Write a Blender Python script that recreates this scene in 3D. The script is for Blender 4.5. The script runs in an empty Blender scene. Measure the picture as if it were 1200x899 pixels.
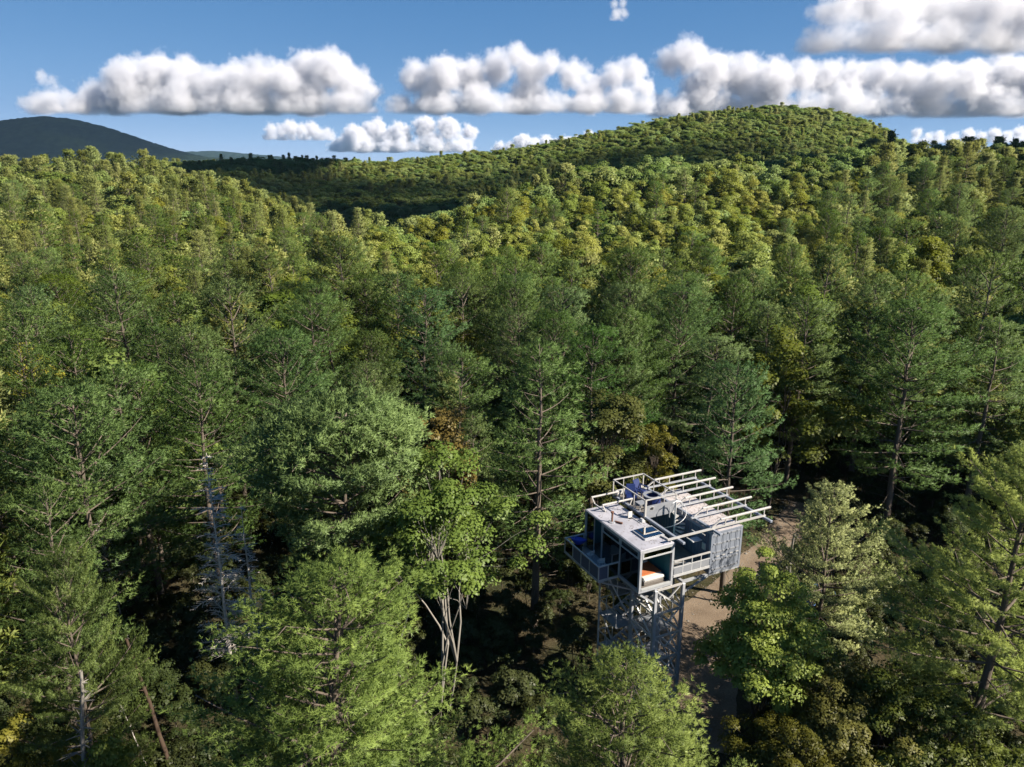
import bpy, bmesh, math, random
import numpy as np
from mathutils import Vector, Matrix

R = math.radians
C = bpy.context.scene.collection
SC = bpy.context.scene

# ---------------------------------------------------------------- camera
CAM_Z = 33.5
PITCH = R(15.9)
FPX = 870.0                       # focal length in pixels of the 1200 px wide photograph
cam_d = bpy.data.cameras.new('camera')
cam = bpy.data.objects.new('camera', cam_d)
C.objects.link(cam)
cam.location = (0, 0, CAM_Z)
cam.rotation_euler = (R(90) - PITCH, 0, 0)
cam_d.sensor_fit = 'HORIZONTAL'
cam_d.angle = 2 * math.atan(600 / FPX)
cam_d.clip_start = 0.5
cam_d.clip_end = 90000
SC.camera = cam

# ---------------------------------------------------------------- sky, sun, exposure
SUN_EL, SUN_AZ = R(36), R(109)    # azimuth clockwise from +Y (the viewing direction)
w = bpy.data.worlds.new('World'); SC.world = w; w.use_nodes = True
wn = w.node_tree.nodes; wl = w.node_tree.links; wn.clear()
wo = wn.new('ShaderNodeOutputWorld'); wb = wn.new('ShaderNodeBackground')
sky = wn.new('ShaderNodeTexSky'); sky.sky_type = 'NISHITA'; sky.sun_disc = False
sky.sun_elevation = SUN_EL; sky.sun_rotation = SUN_AZ
sky.altitude = 800; sky.air_density = 0.27; sky.dust_density = 0.25; sky.ozone_density = 5.0
wb.inputs['Strength'].default_value = 0.052
sep = wn.new('ShaderNodeSeparateColor'); cmb = wn.new('ShaderNodeCombineColor'); wl.new(sky.outputs[0], sep.inputs[0])
for ch, (pw, gain) in enumerate(((0.95, 0.92), (0.55, 1.25), (0.35, 1.94))):      # a softer, less saturated blue than the bare model, all round alike
    p_ = wn.new('ShaderNodeMath'); p_.operation = 'POWER'; wl.new(sep.outputs[ch], p_.inputs[0]); p_.inputs[1].default_value = pw
    g_ = wn.new('ShaderNodeMath'); g_.operation = 'MULTIPLY'; wl.new(p_.outputs[0], g_.inputs[0]); g_.inputs[1].default_value = gain
    wl.new(g_.outputs[0], cmb.inputs[ch])
wl.new(cmb.outputs[0], wb.inputs[0]); wl.new(wb.outputs[0], wo.inputs[0])
sun_d = bpy.data.lights.new('sun', 'SUN'); sun_d.energy = 4.3; sun_d.angle = R(0.5); sun_d.color = (1.0, 0.91, 0.78)
sun = bpy.data.objects.new('sun', sun_d); C.objects.link(sun)
sdir = Vector((math.sin(SUN_AZ) * math.cos(SUN_EL), math.cos(SUN_AZ) * math.cos(SUN_EL), math.sin(SUN_EL)))
sun.rotation_euler = sdir.to_track_quat('Z', 'Y').to_euler()
sun.location = sdir * 200
SC.view_settings.view_transform = 'Standard'; SC.view_settings.look = 'None'
SC.view_settings.exposure = 1.95; SC.view_settings.gamma = 1.0
SC.render.engine = 'CYCLES'
cy = SC.cycles
cy.max_bounces = 10; cy.diffuse_bounces = 3; cy.glossy_bounces = 3; cy.transmission_bounces = 4
cy.transparent_max_bounces = 6; cy.volume_bounces = 6; cy.use_denoising = True
cy.volume_max_steps = 512

# ---------------------------------------------------------------- helpers: pictures <-> world
CP, SP = math.cos(PITCH), math.sin(PITCH)
def ray(px, py):
    a = (px - 600) / FPX; b = -(py - 449.5) / FPX
    return np.array([a, CP + b * SP, -SP + b * CP])
def at_y(px, py, Y):
    d = ray(px, py); t = Y / d[1]
    return d[0] * t, Y, CAM_Z + d[2] * t
def at_z(px, py, z):
    d = ray(px, py); t = (z - CAM_Z) / d[2]
    return d[0] * t, d[1] * t
def project(x, y, z):
    zz = z - CAM_Z
    d = y * CP - zz * SP; u = y * SP + zz * CP
    d = np.maximum(d, 0.5)
    return 600 + FPX * x / d, 449.5 - FPX * u / d, d

# ---------------------------------------------------------------- helpers: objects
def tag(o, label=None, cat=None, group=None, kind=None):
    if label: o['label'] = label
    if cat: o['category'] = cat
    if group: o['group'] = group
    if kind: o['kind'] = kind
    return o
def empty(name, loc=(0, 0, 0), rz=0.0, parent=None):
    o = bpy.data.objects.new(name, None); C.objects.link(o)
    o.empty_display_size = 0.3; o.location = loc; o.rotation_euler = (0, 0, rz)
    if parent: o.parent = parent
    return o
def mesh_obj(name, me, parent=None, mat=None):
    o = bpy.data.objects.new(name, me); C.objects.link(o)
    if mat is not None and len(me.materials) == 0: me.materials.append(mat)
    if parent: o.parent = parent
    return o
def np_mesh(name, verts, faces, mats=(), tint=None, mat_idx=None, smooth=False):
    """verts (n,3); faces (m,k) one constant k."""
    me = bpy.data.meshes.new(name)
    v = np.asarray(verts, np.float32); f = np.asarray(faces, np.int32)
    me.vertices.add(len(v)); me.vertices.foreach_set('co', v.ravel())
    k = f.shape[1]
    me.loops.add(f.size); me.loops.foreach_set('vertex_index', f.ravel())
    me.polygons.add(len(f)); me.polygons.foreach_set('loop_start', np.arange(0, f.size, k, dtype=np.int32))
    if mat_idx is not None: me.polygons.foreach_set('material_index', np.asarray(mat_idx, np.int32))
    if smooth: me.polygons.foreach_set('use_smooth', np.ones(len(f), bool))
    for m in mats: me.materials.append(m)
    if tint is not None:
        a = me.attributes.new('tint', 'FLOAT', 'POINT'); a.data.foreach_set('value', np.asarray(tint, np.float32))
    me.update(calc_edges=True)
    return me

# ---------------------------------------------------------------- materials
def new_mat(name):
    m = bpy.data.materials.new(name); m.use_nodes = True
    n = m.node_tree.nodes; n.clear()
    out = n.new('ShaderNodeOutputMaterial')
    return m, n, m.node_tree.links, out
def solid(name, col, rough=0.6, metal=0.0, var=0.12, scale=6.0, bump=0.0, spec=0.5, streak=False):
    m, n, l, out = new_mat(name)
    b = n.new('ShaderNodeBsdfPrincipled')
    tc = n.new('ShaderNodeTexCoord'); no = n.new('ShaderNodeTexNoise')
    no.inputs['Scale'].default_value = scale; no.inputs['Detail'].default_value = 6; no.inputs['Roughness'].default_value = 0.65
    if streak:
        mp = n.new('ShaderNodeMapping'); mp.inputs['Scale'].default_value = (1, 1, 0.18)
        l.new(tc.outputs['Object'], mp.inputs[0]); l.new(mp.outputs[0], no.inputs['Vector'])
    else:
        l.new(tc.outputs['Object'], no.inputs['Vector'])
    r = n.new('ShaderNodeValToRGB')
    r.color_ramp.elements[0].position = 0.3; r.color_ramp.elements[1].position = 0.7
    r.color_ramp.elements[0].color = tuple(c * (1 - var) for c in col) + (1,)
    r.color_ramp.elements[1].color = tuple(min(1, c * (1 + var)) for c in col) + (1,)
    l.new(no.outputs['Fac'], r.inputs[0]); l.new(r.outputs[0], b.inputs['Base Color'])
    b.inputs['Roughness'].default_value = rough; b.inputs['Metallic'].default_value = metal
    b.inputs['Specular IOR Level'].default_value = spec
    if bump:
        bp = n.new('ShaderNodeBump'); bp.inputs['Strength'].default_value = bump; bp.inputs['Distance'].default_value = 0.03
        l.new(no.outputs['Fac'], bp.inputs['Height']); l.new(bp.outputs[0], b.inputs['Normal'])
    l.new(b.outputs[0], out.inputs[0])
    return m
def leaf_mat(name, col, transl=0.3, hue_var=0.04, val_var=0.5, tint_v=0.35, tint_h=0.012, sat_var=0.2, spec=0.012):
    m, n, l, out = new_mat(name)
    at = n.new('ShaderNodeAttribute'); at.attribute_name = 'tint'
    oi = n.new('ShaderNodeObjectInfo')
    hs = n.new('ShaderNodeHueSaturation')
    def madd(src, mul, add):
        q = n.new('ShaderNodeMath'); q.operation = 'MULTIPLY_ADD'
        l.new(src, q.inputs[0]); q.inputs[1].default_value = mul
        if isinstance(add, float): q.inputs[2].default_value = add
        else: l.new(add, q.inputs[2])
        return q.outputs[0]
    wn_ = n.new('ShaderNodeTexWhiteNoise'); wn_.noise_dimensions = '1D'
    l.new(oi.outputs['Random'], wn_.inputs['W'])
    h = madd(oi.outputs['Random'], hue_var, 0.5 - hue_var / 2)
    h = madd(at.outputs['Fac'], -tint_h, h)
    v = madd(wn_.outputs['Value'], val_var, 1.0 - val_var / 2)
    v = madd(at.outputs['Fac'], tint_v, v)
    s = madd(wn_.outputs['Value'], -sat_var, 1.0 + sat_var / 2)
    mx = n.new('ShaderNodeMix'); mx.data_type = 'RGBA'; mx.blend_type = 'MULTIPLY'; mx.inputs[0].default_value = 1.0
    mx.inputs[6].default_value = tuple(col) + (1,)
    l.new(oi.outputs['Color'], mx.inputs[7])
    l.new(mx.outputs[2], hs.inputs['Color'])
    l.new(h, hs.inputs['Hue']); l.new(s, hs.inputs['Saturation']); l.new(v, hs.inputs['Value'])
    d = n.new('ShaderNodeBsdfDiffuse'); t = n.new('ShaderNodeBsdfTranslucent'); ms = n.new('ShaderNodeMixShader')
    l.new(hs.outputs[0], d.inputs[0]); l.new(hs.outputs[0], t.inputs[0])
    ms.inputs[0].default_value = transl; l.new(d.outputs[0], ms.inputs[1]); l.new(t.outputs[0], ms.inputs[2])
    g = n.new('ShaderNodeBsdfGlossy'); g.inputs['Roughness'].default_value = 0.45
    m2 = n.new('ShaderNodeMixShader'); m2.inputs[0].default_value = spec
    l.new(ms.outputs[0], m2.inputs[1]); l.new(g.outputs[0], m2.inputs[2])
    l.new(m2.outputs[0], out.inputs[0])
    return m
def glass_mat(name, tintc=(0.75, 0.9, 0.88), refl=0.10):
    m, n, l, out = new_mat(name)
    t = n.new('ShaderNodeBsdfTransparent'); t.inputs[0].default_value = tuple(tintc) + (1,)
    g = n.new('ShaderNodeBsdfGlossy'); g.inputs['Roughness'].default_value = 0.03
    fr = n.new('ShaderNodeFresnel'); fr.inputs[0].default_value = 1.5
    ad = n.new('ShaderNodeMath'); ad.operation = 'ADD'; ad.inputs[1].default_value = refl
    l.new(fr.outputs[0], ad.inputs[0])
    ms = n.new('ShaderNodeMixShader'); l.new(ad.outputs[0], ms.inputs[0])
    l.new(t.outputs[0], ms.inputs[1]); l.new(g.outputs[0], ms.inputs[2]); l.new(ms.outputs[0], out.inputs[0])
    return m

M = {}
M['pine'] = leaf_mat('pine_needles', (0.100, 0.156, 0.044), 0.35, 0.03, 0.45, 0.35)
M['pine_light'] = leaf_mat('light_pine_needles', (0.185, 0.240, 0.088), 0.4, 0.03, 0.35, 0.35)
M['spruce'] = leaf_mat('spruce_needles', (0.185, 0.212, 0.060), 0.4, 0.03, 0.45, 0.35)
M['broad'] = leaf_mat('broad_leaves', (0.200, 0.228, 0.046), 0.45, 0.045, 0.6, 0.35, 0.012)
M['broad_far'] = leaf_mat('hill_leaves', (0.150, 0.195, 0.050), 0.45, 0.05, 0.65, 0.38, 0.012)
M['olive'] = leaf_mat('olive_shrub_leaves', (0.115, 0.118, 0.024), 0.4, 0.03, 0.3, 0.4)
M['autumn'] = leaf_mat('turning_leaves', (0.190, 0.110, 0.022), 0.3, 0.03, 0.2, 0.35)
M['under'] = leaf_mat('shade_toned_bush_leaves', (0.040, 0.050, 0.016), 0.2)  # leaf colour darkened so the gaps below the trees read as shade
M['stone'] = solid('grey_stone', (0.16, 0.145, 0.125), 0.9, 0, 0.3, 3.0)
M['litter'] = solid('fallen_leaves', (0.10, 0.065, 0.03), 0.9, 0, 0.4, 3.0)
M['larch'] = leaf_mat('larch_needles', (0.165, 0.200, 0.075), 0.3, 0.03, 0.2, 0.35)
M['bark'] = solid('bark', (0.105, 0.085, 0.068), 0.9, 0, 0.35, 3.0, 0.5, 0.2, True)
M['grey_bark'] = solid('weathered_grey_wood', (0.48, 0.44, 0.39), 0.9, 0, 0.25, 3.0, 0.4, 0.2, True)
M['pale_bark'] = solid('pale_smooth_bark', (0.20, 0.185, 0.16), 0.85, 0, 0.3, 4.0, 0.3, 0.2, True)
M['brown_wood'] = solid('rotting_brown_wood', (0.060, 0.040, 0.028), 0.9, 0, 0.25, 4.0, 0.4, 0.2, True)
M['steel'] = solid('galvanised_steel', (0.50, 0.50, 0.50), 0.5, 0.35, 0.12, 5.0)
M['light_steel'] = solid('bare_galvanised_rail', (0.42, 0.405, 0.385), 0.5, 0.25, 0.1, 5.0)
M['dark_steel'] = solid('grey_painted_steel', (0.33, 0.34, 0.36), 0.5, 0.2, 0.12, 3.0)
M['blue_grey'] = solid('blue_grey_container_paint', (0.185, 0.205, 0.245), 0.5, 0.1, 0.10, 2.0, streak=True)
M['navy'] = solid('navy_container_paint', (0.062, 0.078, 0.125), 0.5, 0.05, 0.15, 2.0, streak=True)
M['roof'] = solid('pale_painted_roof', (0.315, 0.31, 0.34), 0.55, 0.1, 0.24, 0.9)
M['roof_pink'] = solid('weathered_pale_roof', (0.37, 0.34, 0.335), 0.6, 0.05, 0.26, 1.1)
M['white_frame'] = solid('pale_aluminium', (0.40, 0.41, 0.41), 0.4, 0.2, 0.06, 4.0)
M['teal'] = solid('teal_wall_paint', (0.015, 0.13, 0.17), 0.7, 0, 0.08, 2.0)
M['orange'] = solid('orange_blanket', (0.34, 0.10, 0.03), 0.95, 0, 0.15, 5.0, 0.3)
M['cream'] = solid('white_linen', (0.48, 0.465, 0.43), 0.9, 0, 0.06, 5.0, 0.2)
M['floorwood'] = solid('floor_boards', (0.13, 0.115, 0.10), 0.6, 0, 0.25, 3.0)
M['blue'] = solid('blue_plastic', (0.008, 0.018, 0.085), 0.4, 0, 0.1, 5.0)
M['bright_blue'] = solid('bright_blue_fabric', (0.02, 0.06, 0.42), 0.6, 0, 0.15, 9.0)
M['dark'] = solid('black_plastic', (0.02, 0.02, 0.022), 0.5, 0, 0.1, 5.0)
M['rust'] = solid('rusty_iron', (0.15, 0.07, 0.045), 0.75, 0.2, 0.25, 7.0)
M['mesh'] = solid('grey_infill_sheet', (0.22, 0.23, 0.25), 0.55, 0.2, 0.10, 3.0)
M['tarp'] = solid('blue_tarpaulin', (0.03, 0.16, 0.45), 0.5, 0, 0.15, 2.0)
M['glass'] = glass_mat('window_glass')
M['sky_glass'] = glass_mat('skylight_glass', (0.35, 0.55, 0.5), 0.3)

def ground_mat():
    m, n, l, out = new_mat('forest_floor')
    b = n.new('ShaderNodeBsdfPrincipled'); b.inputs['Roughness'].default_value = 0.95; b.inputs['Specular IOR Level'].default_value = 0.1
    tc = n.new('ShaderNodeTexCoord')
    a = n.new('ShaderNodeTexNoise'); a.inputs['Scale'].default_value = 0.35; a.inputs['Detail'].default_value = 10
    c = n.new('ShaderNodeTexNoise'); c.inputs['Scale'].default_value = 4.0; c.inputs['Detail'].default_value = 8
    l.new(tc.outputs['Object'], a.inputs[0]); l.new(tc.outputs['Object'], c.inputs[0])
    r = n.new('ShaderNodeValToRGB'); e = r.color_ramp.elements
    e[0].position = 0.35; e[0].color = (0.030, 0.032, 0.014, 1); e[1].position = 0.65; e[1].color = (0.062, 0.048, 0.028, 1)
    l.new(a.outputs[0], r.inputs[0])
    mx = n.new('ShaderNodeMix'); mx.data_type = 'RGBA'; mx.blend_type = 'OVERLAY'; mx.inputs[0].default_value = 0.7
    l.new(r.outputs[0], mx.inputs[6]); l.new(c.outputs[0], mx.inputs[7])
    bp = n.new('ShaderNodeBump'); bp.inputs['Strength'].default_value = 0.8; bp.inputs['Distance'].default_value = 0.2
    l.new(c.outputs[0], bp.inputs['Height']); l.new(bp.outputs[0], b.inputs['Normal'])
    l.new(mx.outputs[2], b.inputs['Base Color']); l.new(b.outputs[0], out.inputs[0])
    return m
M['ground'] = ground_mat()
def drive_mat():
    m, n, l, out = new_mat('packed_dirt_and_gravel')
    b = n.new('ShaderNodeBsdfPrincipled'); b.inputs['Roughness'].default_value = 0.95; b.inputs['Specular IOR Level'].default_value = 0.15
    tc = n.new('ShaderNodeTexCoord')
    a = n.new('ShaderNodeTexNoise'); a.inputs['Scale'].default_value = 0.5; a.inputs['Detail'].default_value = 9
    c = n.new('ShaderNodeTexNoise'); c.inputs['Scale'].default_value = 14; c.inputs['Detail'].default_value = 6
    l.new(tc.outputs['Object'], a.inputs[0]); l.new(tc.outputs['Object'], c.inputs[0])
    r = n.new('ShaderNodeValToRGB'); e = r.color_ramp.elements
    e[0].position = 0.3; e[0].color = (0.135, 0.100, 0.070, 1); e[1].position = 0.7; e[1].color = (0.195, 0.150, 0.108, 1)
    l.new(a.outputs[0], r.inputs[0])
    mx = n.new('ShaderNodeMix'); mx.data_type = 'RGBA'; mx.blend_type = 'OVERLAY'; mx.inputs[0].default_value = 0.6
    l.new(r.outputs[0], mx.inputs[6]); l.new(c.outputs[0], mx.inputs[7])
    bp = n.new('ShaderNodeBump'); bp.inputs['Strength'].default_value = 0.6; bp.inputs['Distance'].default_value = 0.06
    l.new(c.outputs[0], bp.inputs['Height']); l.new(bp.outputs[0], b.inputs['Normal'])
    l.new(mx.outputs[2], b.inputs['Base Color']); l.new(b.outputs[0], out.inputs[0])
    return m
M['drive'] = drive_mat()

# ---------------------------------------------------------------- terrain
CANOPY = 18.0
def near(Y): return Y if Y < 200 else 200 + (Y - 200) * 0.50
def ctrl():
    pts = []                                   # world ground points x, y, z
    for X in (-160, -110, -60, -30, 0, 30, 60, 110, 160):
        for Y in (-90, -40, 0, 30, 60):
            pts.append((X, Y, 0.0))
    for px in (-250, -60, 100, 250, 400, 550, 700, 850, 1000, 1150, 1300, 1450):
        x, _, _ = at_y(px, 330, 92); pts.append((x, 92, 0.0))
    prof = {                                    # column -> (pixel row of the canopy, forward distance)
        -150: [(292, 150), (250, 230), (213, 330), (184, 430), (215, 560), (215, 700), (205, 900)],
        0:    [(292, 150), (250, 230), (213, 330), (186, 430), (214, 560), (214, 700), (204, 900)],
        60:   [(292, 150), (250, 230), (212, 330), (179, 430), (212, 560), (214, 700), (204, 900)],
        100:  [(292, 150), (250, 230), (212, 330), (176, 430), (210, 560), (214, 700), (203, 900)],
        150:  [(290, 150), (250, 230), (214, 330), (182, 430), (212, 560), (210, 700), (195, 900)],
        200:  [(290, 150), (252, 230), (218, 330), (192, 430), (218, 560), (205, 700), (189, 900)],
        300:  [(290, 150), (260, 230), (232, 330), (222, 400), (232, 520), (212, 680), (184, 900)],
        400:  [(295, 150), (275, 230), (262, 320), (266, 420), (228, 620), (206, 760), (184, 920)],
        450:  [(296, 150), (278, 230), (266, 320), (268, 430), (230, 620), (208, 760), (187, 920)],
        520:  [(292, 150), (270, 230), (252, 310), (262, 430), (226, 620), (200, 780), (179, 930)],
        600:  [(288, 150), (258, 230), (219, 350), (230, 460), (212, 640), (192, 790), (172, 940)],
        700:  [(284, 150), (250, 230), (191, 400), (206, 520), (190, 680), (170, 810), (153, 940)],
        800:  [(282, 150), (244, 230), (187, 430), (200, 540), (172, 700), (148, 820), (133, 940)],
        880:  [(282, 150), (240, 230), (189, 430), (198, 540), (160, 720), (138, 830), (125, 940)],
        940:  [(282, 150), (240, 230), (186, 430), (194, 540), (156, 720), (135, 830), (122, 940)],
        1000: [(282, 150), (240, 230), (178, 430), (180, 540), (160, 720), (143, 830), (133, 940)],
        1060: [(280, 150), (236, 230), (172, 430), (174, 540), (172, 720), (170, 830), (166, 940)],
        1120: [(280, 150), (232, 230), (184, 340), (167, 450), (178, 600), (185, 760), (190, 940)],
        1200: [(280, 150), (232, 230), (186, 340), (167, 450), (182, 600), (190, 760), (195, 940)],
        1350: [(280, 150), (232, 230), (188, 340), (168, 450), (186, 600), (195, 760), (200, 940)],
    }
    for px, lst in prof.items():
        for py, Y in lst:
            x, y, z = at_y(px, py, near(Y)); pts.append((x, y, z - (9.5 if Y > 490 else 15.0 if Y > 200 else CANOPY)))
        x, _, _ = at_y(px, 202, 735); pts.append((x, 735, -10.0))
    return np.array(pts)
CT = ctrl()
def tps_fit(P, sc=100.0):
    xy = P[:, :2] / sc
    d2 = ((xy[:, None] - xy[None]) ** 2).sum(-1)
    K = 0.5 * d2 * np.log(d2 + 1e-12) + np.eye(len(P)) * 0.02
    A = np.hstack([np.ones((len(P), 1)), xy])
    n = len(P)
    S = np.zeros((n + 3, n + 3)); S[:n, :n] = K; S[:n, n:] = A; S[n:, :n] = A.T
    return np.linalg.solve(S, np.concatenate([P[:, 2], np.zeros(3)]))
TPSW = tps_fit(CT)
def ground(x, y):
    x = np.atleast_1d(np.asarray(x, float)); y = np.atleast_1d(np.asarray(y, float))
    out = np.empty(len(x))
    xy = CT[:, :2] / 100.0
    for i in range(0, len(x), 20000):
        q = np.stack([x[i:i + 20000], y[i:i + 20000]], 1) / 100.0
        d2 = ((q[:, None] - xy[None]) ** 2).sum(-1)
        out[i:i + 20000] = (0.5 * d2 * np.log(d2 + 1e-12)) @ TPSW[:-3] + TPSW[-3] + q @ TPSW[-2:]
    # flat lot round the tower, level valley beyond the last ridge
    r = np.hypot(x - 8, y - 40); a = np.clip((r - 45) / 40, 0, 1); a = a * a * (3 - 2 * a)
    out = out * a
    b = np.clip((y - 590) / 140, 0, 1); b = b * b * (3 - 2 * b)
    out = out * (1 - b) + (-12.0) * b
    c = np.clip((-y - 40) / 60, 0, 1); out = out * (1 - c)
    s = np.clip((np.abs(x) - (0.95 * np.maximum(y, 0) + 250)) / 300, 0, 1); out = out * (1 - s) - 6 * s
    return out
def build_ground():
    ys = np.concatenate([np.arange(-400, -60, 40), np.arange(-60, 130, 3.5), np.arange(130, 1320, 11), np.geomspace(1330, 8300, 20)])
    ts = np.concatenate([-np.geomspace(1, 0.02, 34), [0], np.geomspace(0.02, 1, 34)])
    ts = np.sort(np.concatenate([np.linspace(-0.45, 0.45, 121), np.linspace(-1, -0.46, 22), np.linspace(0.46, 1, 22)]))
    X = np.stack([ts * (320 + np.maximum(y, 0) * 2.2) for y in ys]); Y = np.repeat(ys[:, None], len(ts), 1)
    Z = ground(X.ravel(), Y.ravel())
    v = np.stack([X.ravel(), Y.ravel(), Z], 1)
    nx = len(ts); ny = len(ys)
    i = (np.arange(ny - 1)[:, None] * nx + np.arange(nx - 1)[None]).ravel()
    f = np.stack([i, i + 1, i + 1 + nx, i + nx], 1)
    me = np_mesh('ground', v, f, [M['ground']], smooth=True)
    o = mesh_obj('ground', me); tag(o, kind='structure')
build_ground()

# ---------------------------------------------------------------- driveway
def build_driveway():
    ctl = [(792, 870, 3.4), (806, 800, 3.2), (822, 740, 3.0), (845, 705, 2.3), (868, 680, 1.8), (893, 655, 1.6), (912, 635, 1.5), (925, 618, 1.5), (934, 604, 1.5), (940, 590, 1.5)]
    P = []
    for px, py, hw in ctl:
        x, y = at_z(px, py, 0); P.append((x, y, hw))
    P = np.array(P); t = np.linspace(0, len(P) - 1, 90)
    c = np.stack([np.interp(t, np.arange(len(P)), P[:, k]) for k in range(3)], 1)
    for _ in range(6): c[1:-1] = (c[:-2] + 2 * c[1:-1] + c[2:]) / 4
    d = np.gradient(c[:, :2], axis=0); d /= np.linalg.norm(d, axis=1)[:, None]
    nrm = np.stack([d[:, 1], -d[:, 0]], 1)
    rng = np.random.RandomState(3)
    cols = np.linspace(-1, 1, 9); V = []
    ed = np.convolve(rng.randn(len(c) + 8), np.ones(9) / 9, 'valid')[:len(c)] * 0.5
    for j, s in enumerate(cols):
        hw = c[:, 2] + (ed if abs(s) == 1 else 0)
        xy = c[:, :2] + nrm * (hw * s)[:, None]
        z = ground(xy[:, 0], xy[:, 1]) + 0.05 * (1 - s ** 4) + 0.012 - 0.05 * np.exp(-((abs(s) - 0.5) / 0.15) ** 2)
        V.append(np.column_stack([xy, z]))
    n = len(c); v = np.concatenate(V)
    i = (np.arange(8)[:, None] * n + np.arange(n - 1)[None]).ravel()
    f = np.stack([i, i + n, i + n + 1, i + 1], 1)
    o = mesh_obj('driveway', np_mesh('driveway', v, f, [M['drive']], smooth=True)); tag(o, kind='structure')
    return c
DRIVE = build_driveway()

# ---------------------------------------------------------------- far mountains
def far_mount_mat():
    m, n, l, out = new_mat('distant_forest')
    b = n.new('ShaderNodeBsdfDiffuse')
    tc = n.new('ShaderNodeTexCoord'); a = n.new('ShaderNodeTexNoise'); a.inputs['Scale'].default_value = 0.03; a.inputs['Detail'].default_value = 8
    l.new(tc.outputs['Object'], a.inputs[0])
    r = n.new('ShaderNodeValToRGB'); e = r.color_ramp.elements
    e[0].position = 0.35; e[0].color = (0.007, 0.012, 0.008, 1); e[1].position = 0.65; e[1].color = (0.014, 0.022, 0.011, 1)
    l.new(a.outputs[0], r.inputs[0]); l.new(r.outputs[0], b.inputs[0]); l.new(b.outputs[0], out.inputs[0])
    return m
M['far'] = far_mount_mat()
def mountain(name, sil, Y0, depth, seed, foot=-12.0, step=9.0):
    rng = np.random.RandomState(seed)
    xs = np.array([at_y(px, py, Y0)[0] for px, py in sil]); zs = np.array([at_y(px, py, Y0)[2] for px, py in sil])
    X = np.arange(xs[0], xs[-1], step); crest = np.interp(X, xs, zs)
    k = 5; crest = np.convolve(np.pad(crest, k, 'edge'), np.ones(2 * k + 1) / (2 * k + 1), 'valid')
    ny = 70
    T = np.linspace(-1, 1, ny)
    prof = np.cos(np.clip(T, -1, 1) * math.pi / 2) ** 1.3
    prof = prof / prof.max()
    ridge = sum(np.sin(X / s + p) for s, p in ((190, 1.0), (110, 2.2), (70, 0.4))) / 3
    v = np.zeros((ny, len(X), 3))
    for j, t in enumerate(T):
        yy = Y0 + t * depth + ridge * 60 * (1 - prof[j])
        v[j, :, 0] = X * (1 + t * depth / Y0 * 0.3); v[j, :, 1] = yy
        rough = rng.rand(len(X)) * 9.0 * (0.25 + 0.75 * (prof[j] > 0.05))
        v[j, :, 2] = foot + (crest - foot) * prof[j] * (1 + 0.12 * ridge * (1 - prof[j])) + rough - 5
    nx = len(X)
    i = (np.arange(ny - 1)[:, None] * nx + np.arange(nx - 1)[None]).ravel()
    f = np.stack([i, i + 1, i + 1 + nx, i + nx], 1)
    o = mesh_obj(name, np_mesh(name, v.reshape(-1, 3), f, [M['far']])); tag(o, kind='structure')
mountain('mountain', [(-260, 196), (-150, 172), (-60, 155), (0, 146), (30, 140), (65, 137), (90, 141), (125, 150), (165, 164), (205, 177), (235, 184), (300, 190), (420, 200)], 3300, 900, 2)
mountain('far_mountain', [(-200, 198), (120, 190), (200, 180), (222, 178), (255, 177), (285, 180), (330, 184), (430, 195), (560, 202)], 6500, 1200, 5, step=16.0)
# ---------------------------------------------------------------- trees: shapes
def tube(pts, rad, sides=5):
    """a tapering tube along pts (n,3); returns verts, quads"""
    pts = np.asarray(pts, float); n = len(pts); rad = np.asarray(rad, float)
    t = np.gradient(pts, axis=0); t /= np.linalg.norm(t, axis=1)[:, None] + 1e-9
    ref = np.where(np.abs(t[:, 2:3]) > 0.9, np.array([[1.0, 0, 0]]), np.array([[0, 0, 1.0]]))
    a = np.cross(t, ref); a /= np.linalg.norm(a, axis=1)[:, None] + 1e-9
    b = np.cross(t, a)
    ang = np.arange(sides) * 2 * math.pi / sides
    v = pts[:, None] + rad[:, None, None] * (a[:, None] * np.cos(ang)[None, :, None] + b[:, None] * np.sin(ang)[None, :, None])
    i = np.arange(n - 1)[:, None] * sides; j = np.arange(sides)[None]; j2 = (j + 1) % sides
    f = np.stack([i + j, i + j2, i + sides + j2, i + sides + j], -1).reshape(-1, 4)
    return v.reshape(-1, 3), f
class Wood:
    def __init__(s): s.v = []; s.f = []; s.n = 0
    def add(s, pts, rad, sides=5):
        v, f = tube(pts, rad, sides); s.v.append(v); s.f.append(f + s.n); s.n += len(v)
    def mesh(s, name, mat): return np_mesh(name, np.concatenate(s.v), np.concatenate(s.f), [mat], smooth=True)
def unit(a): return a / (np.linalg.norm(a, axis=-1, keepdims=True) + 1e-9)
def blades(pos, dirs, length, width, k, spread, rng, tint, nrm):
    """k thin triangles round every tuft; shading normals follow the puff"""
    n = len(pos)
    P = np.repeat(pos, k, 0); D = np.repeat(dirs, k, 0); Lh = np.repeat(length, k); T = np.repeat(tint, k); Nn = np.repeat(nrm, k, 0)
    D = unit(D + rng.randn(n * k, 3) * spread)
    side = unit(np.cross(D, rng.randn(n * k, 3)))
    Lh = Lh * rng.uniform(0.65, 1.15, n * k)
    wv = side * (Lh * width)[:, None]
    o = P + D * (Lh * 0.05)[:, None]
    a, b, c = o - wv, o + wv, o + D * Lh[:, None]
    g = np.cross(b - a, c - a); flip = (g * Nn).sum(1) < 0
    a2 = np.where(flip[:, None], b, a); b2 = np.where(flip[:, None], a, b)
    v = np.stack([a2, b2, c], 1).reshape(-1, 3)
    g = unit(np.where(flip[:, None], -g, g))
    nn = unit(Nn + g * 0.45 + D * 0.35)
    T = T + rng.randn(n * k) * 0.10
    return v, np.repeat(T, 3), np.repeat(nn, 3, 0)
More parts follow.
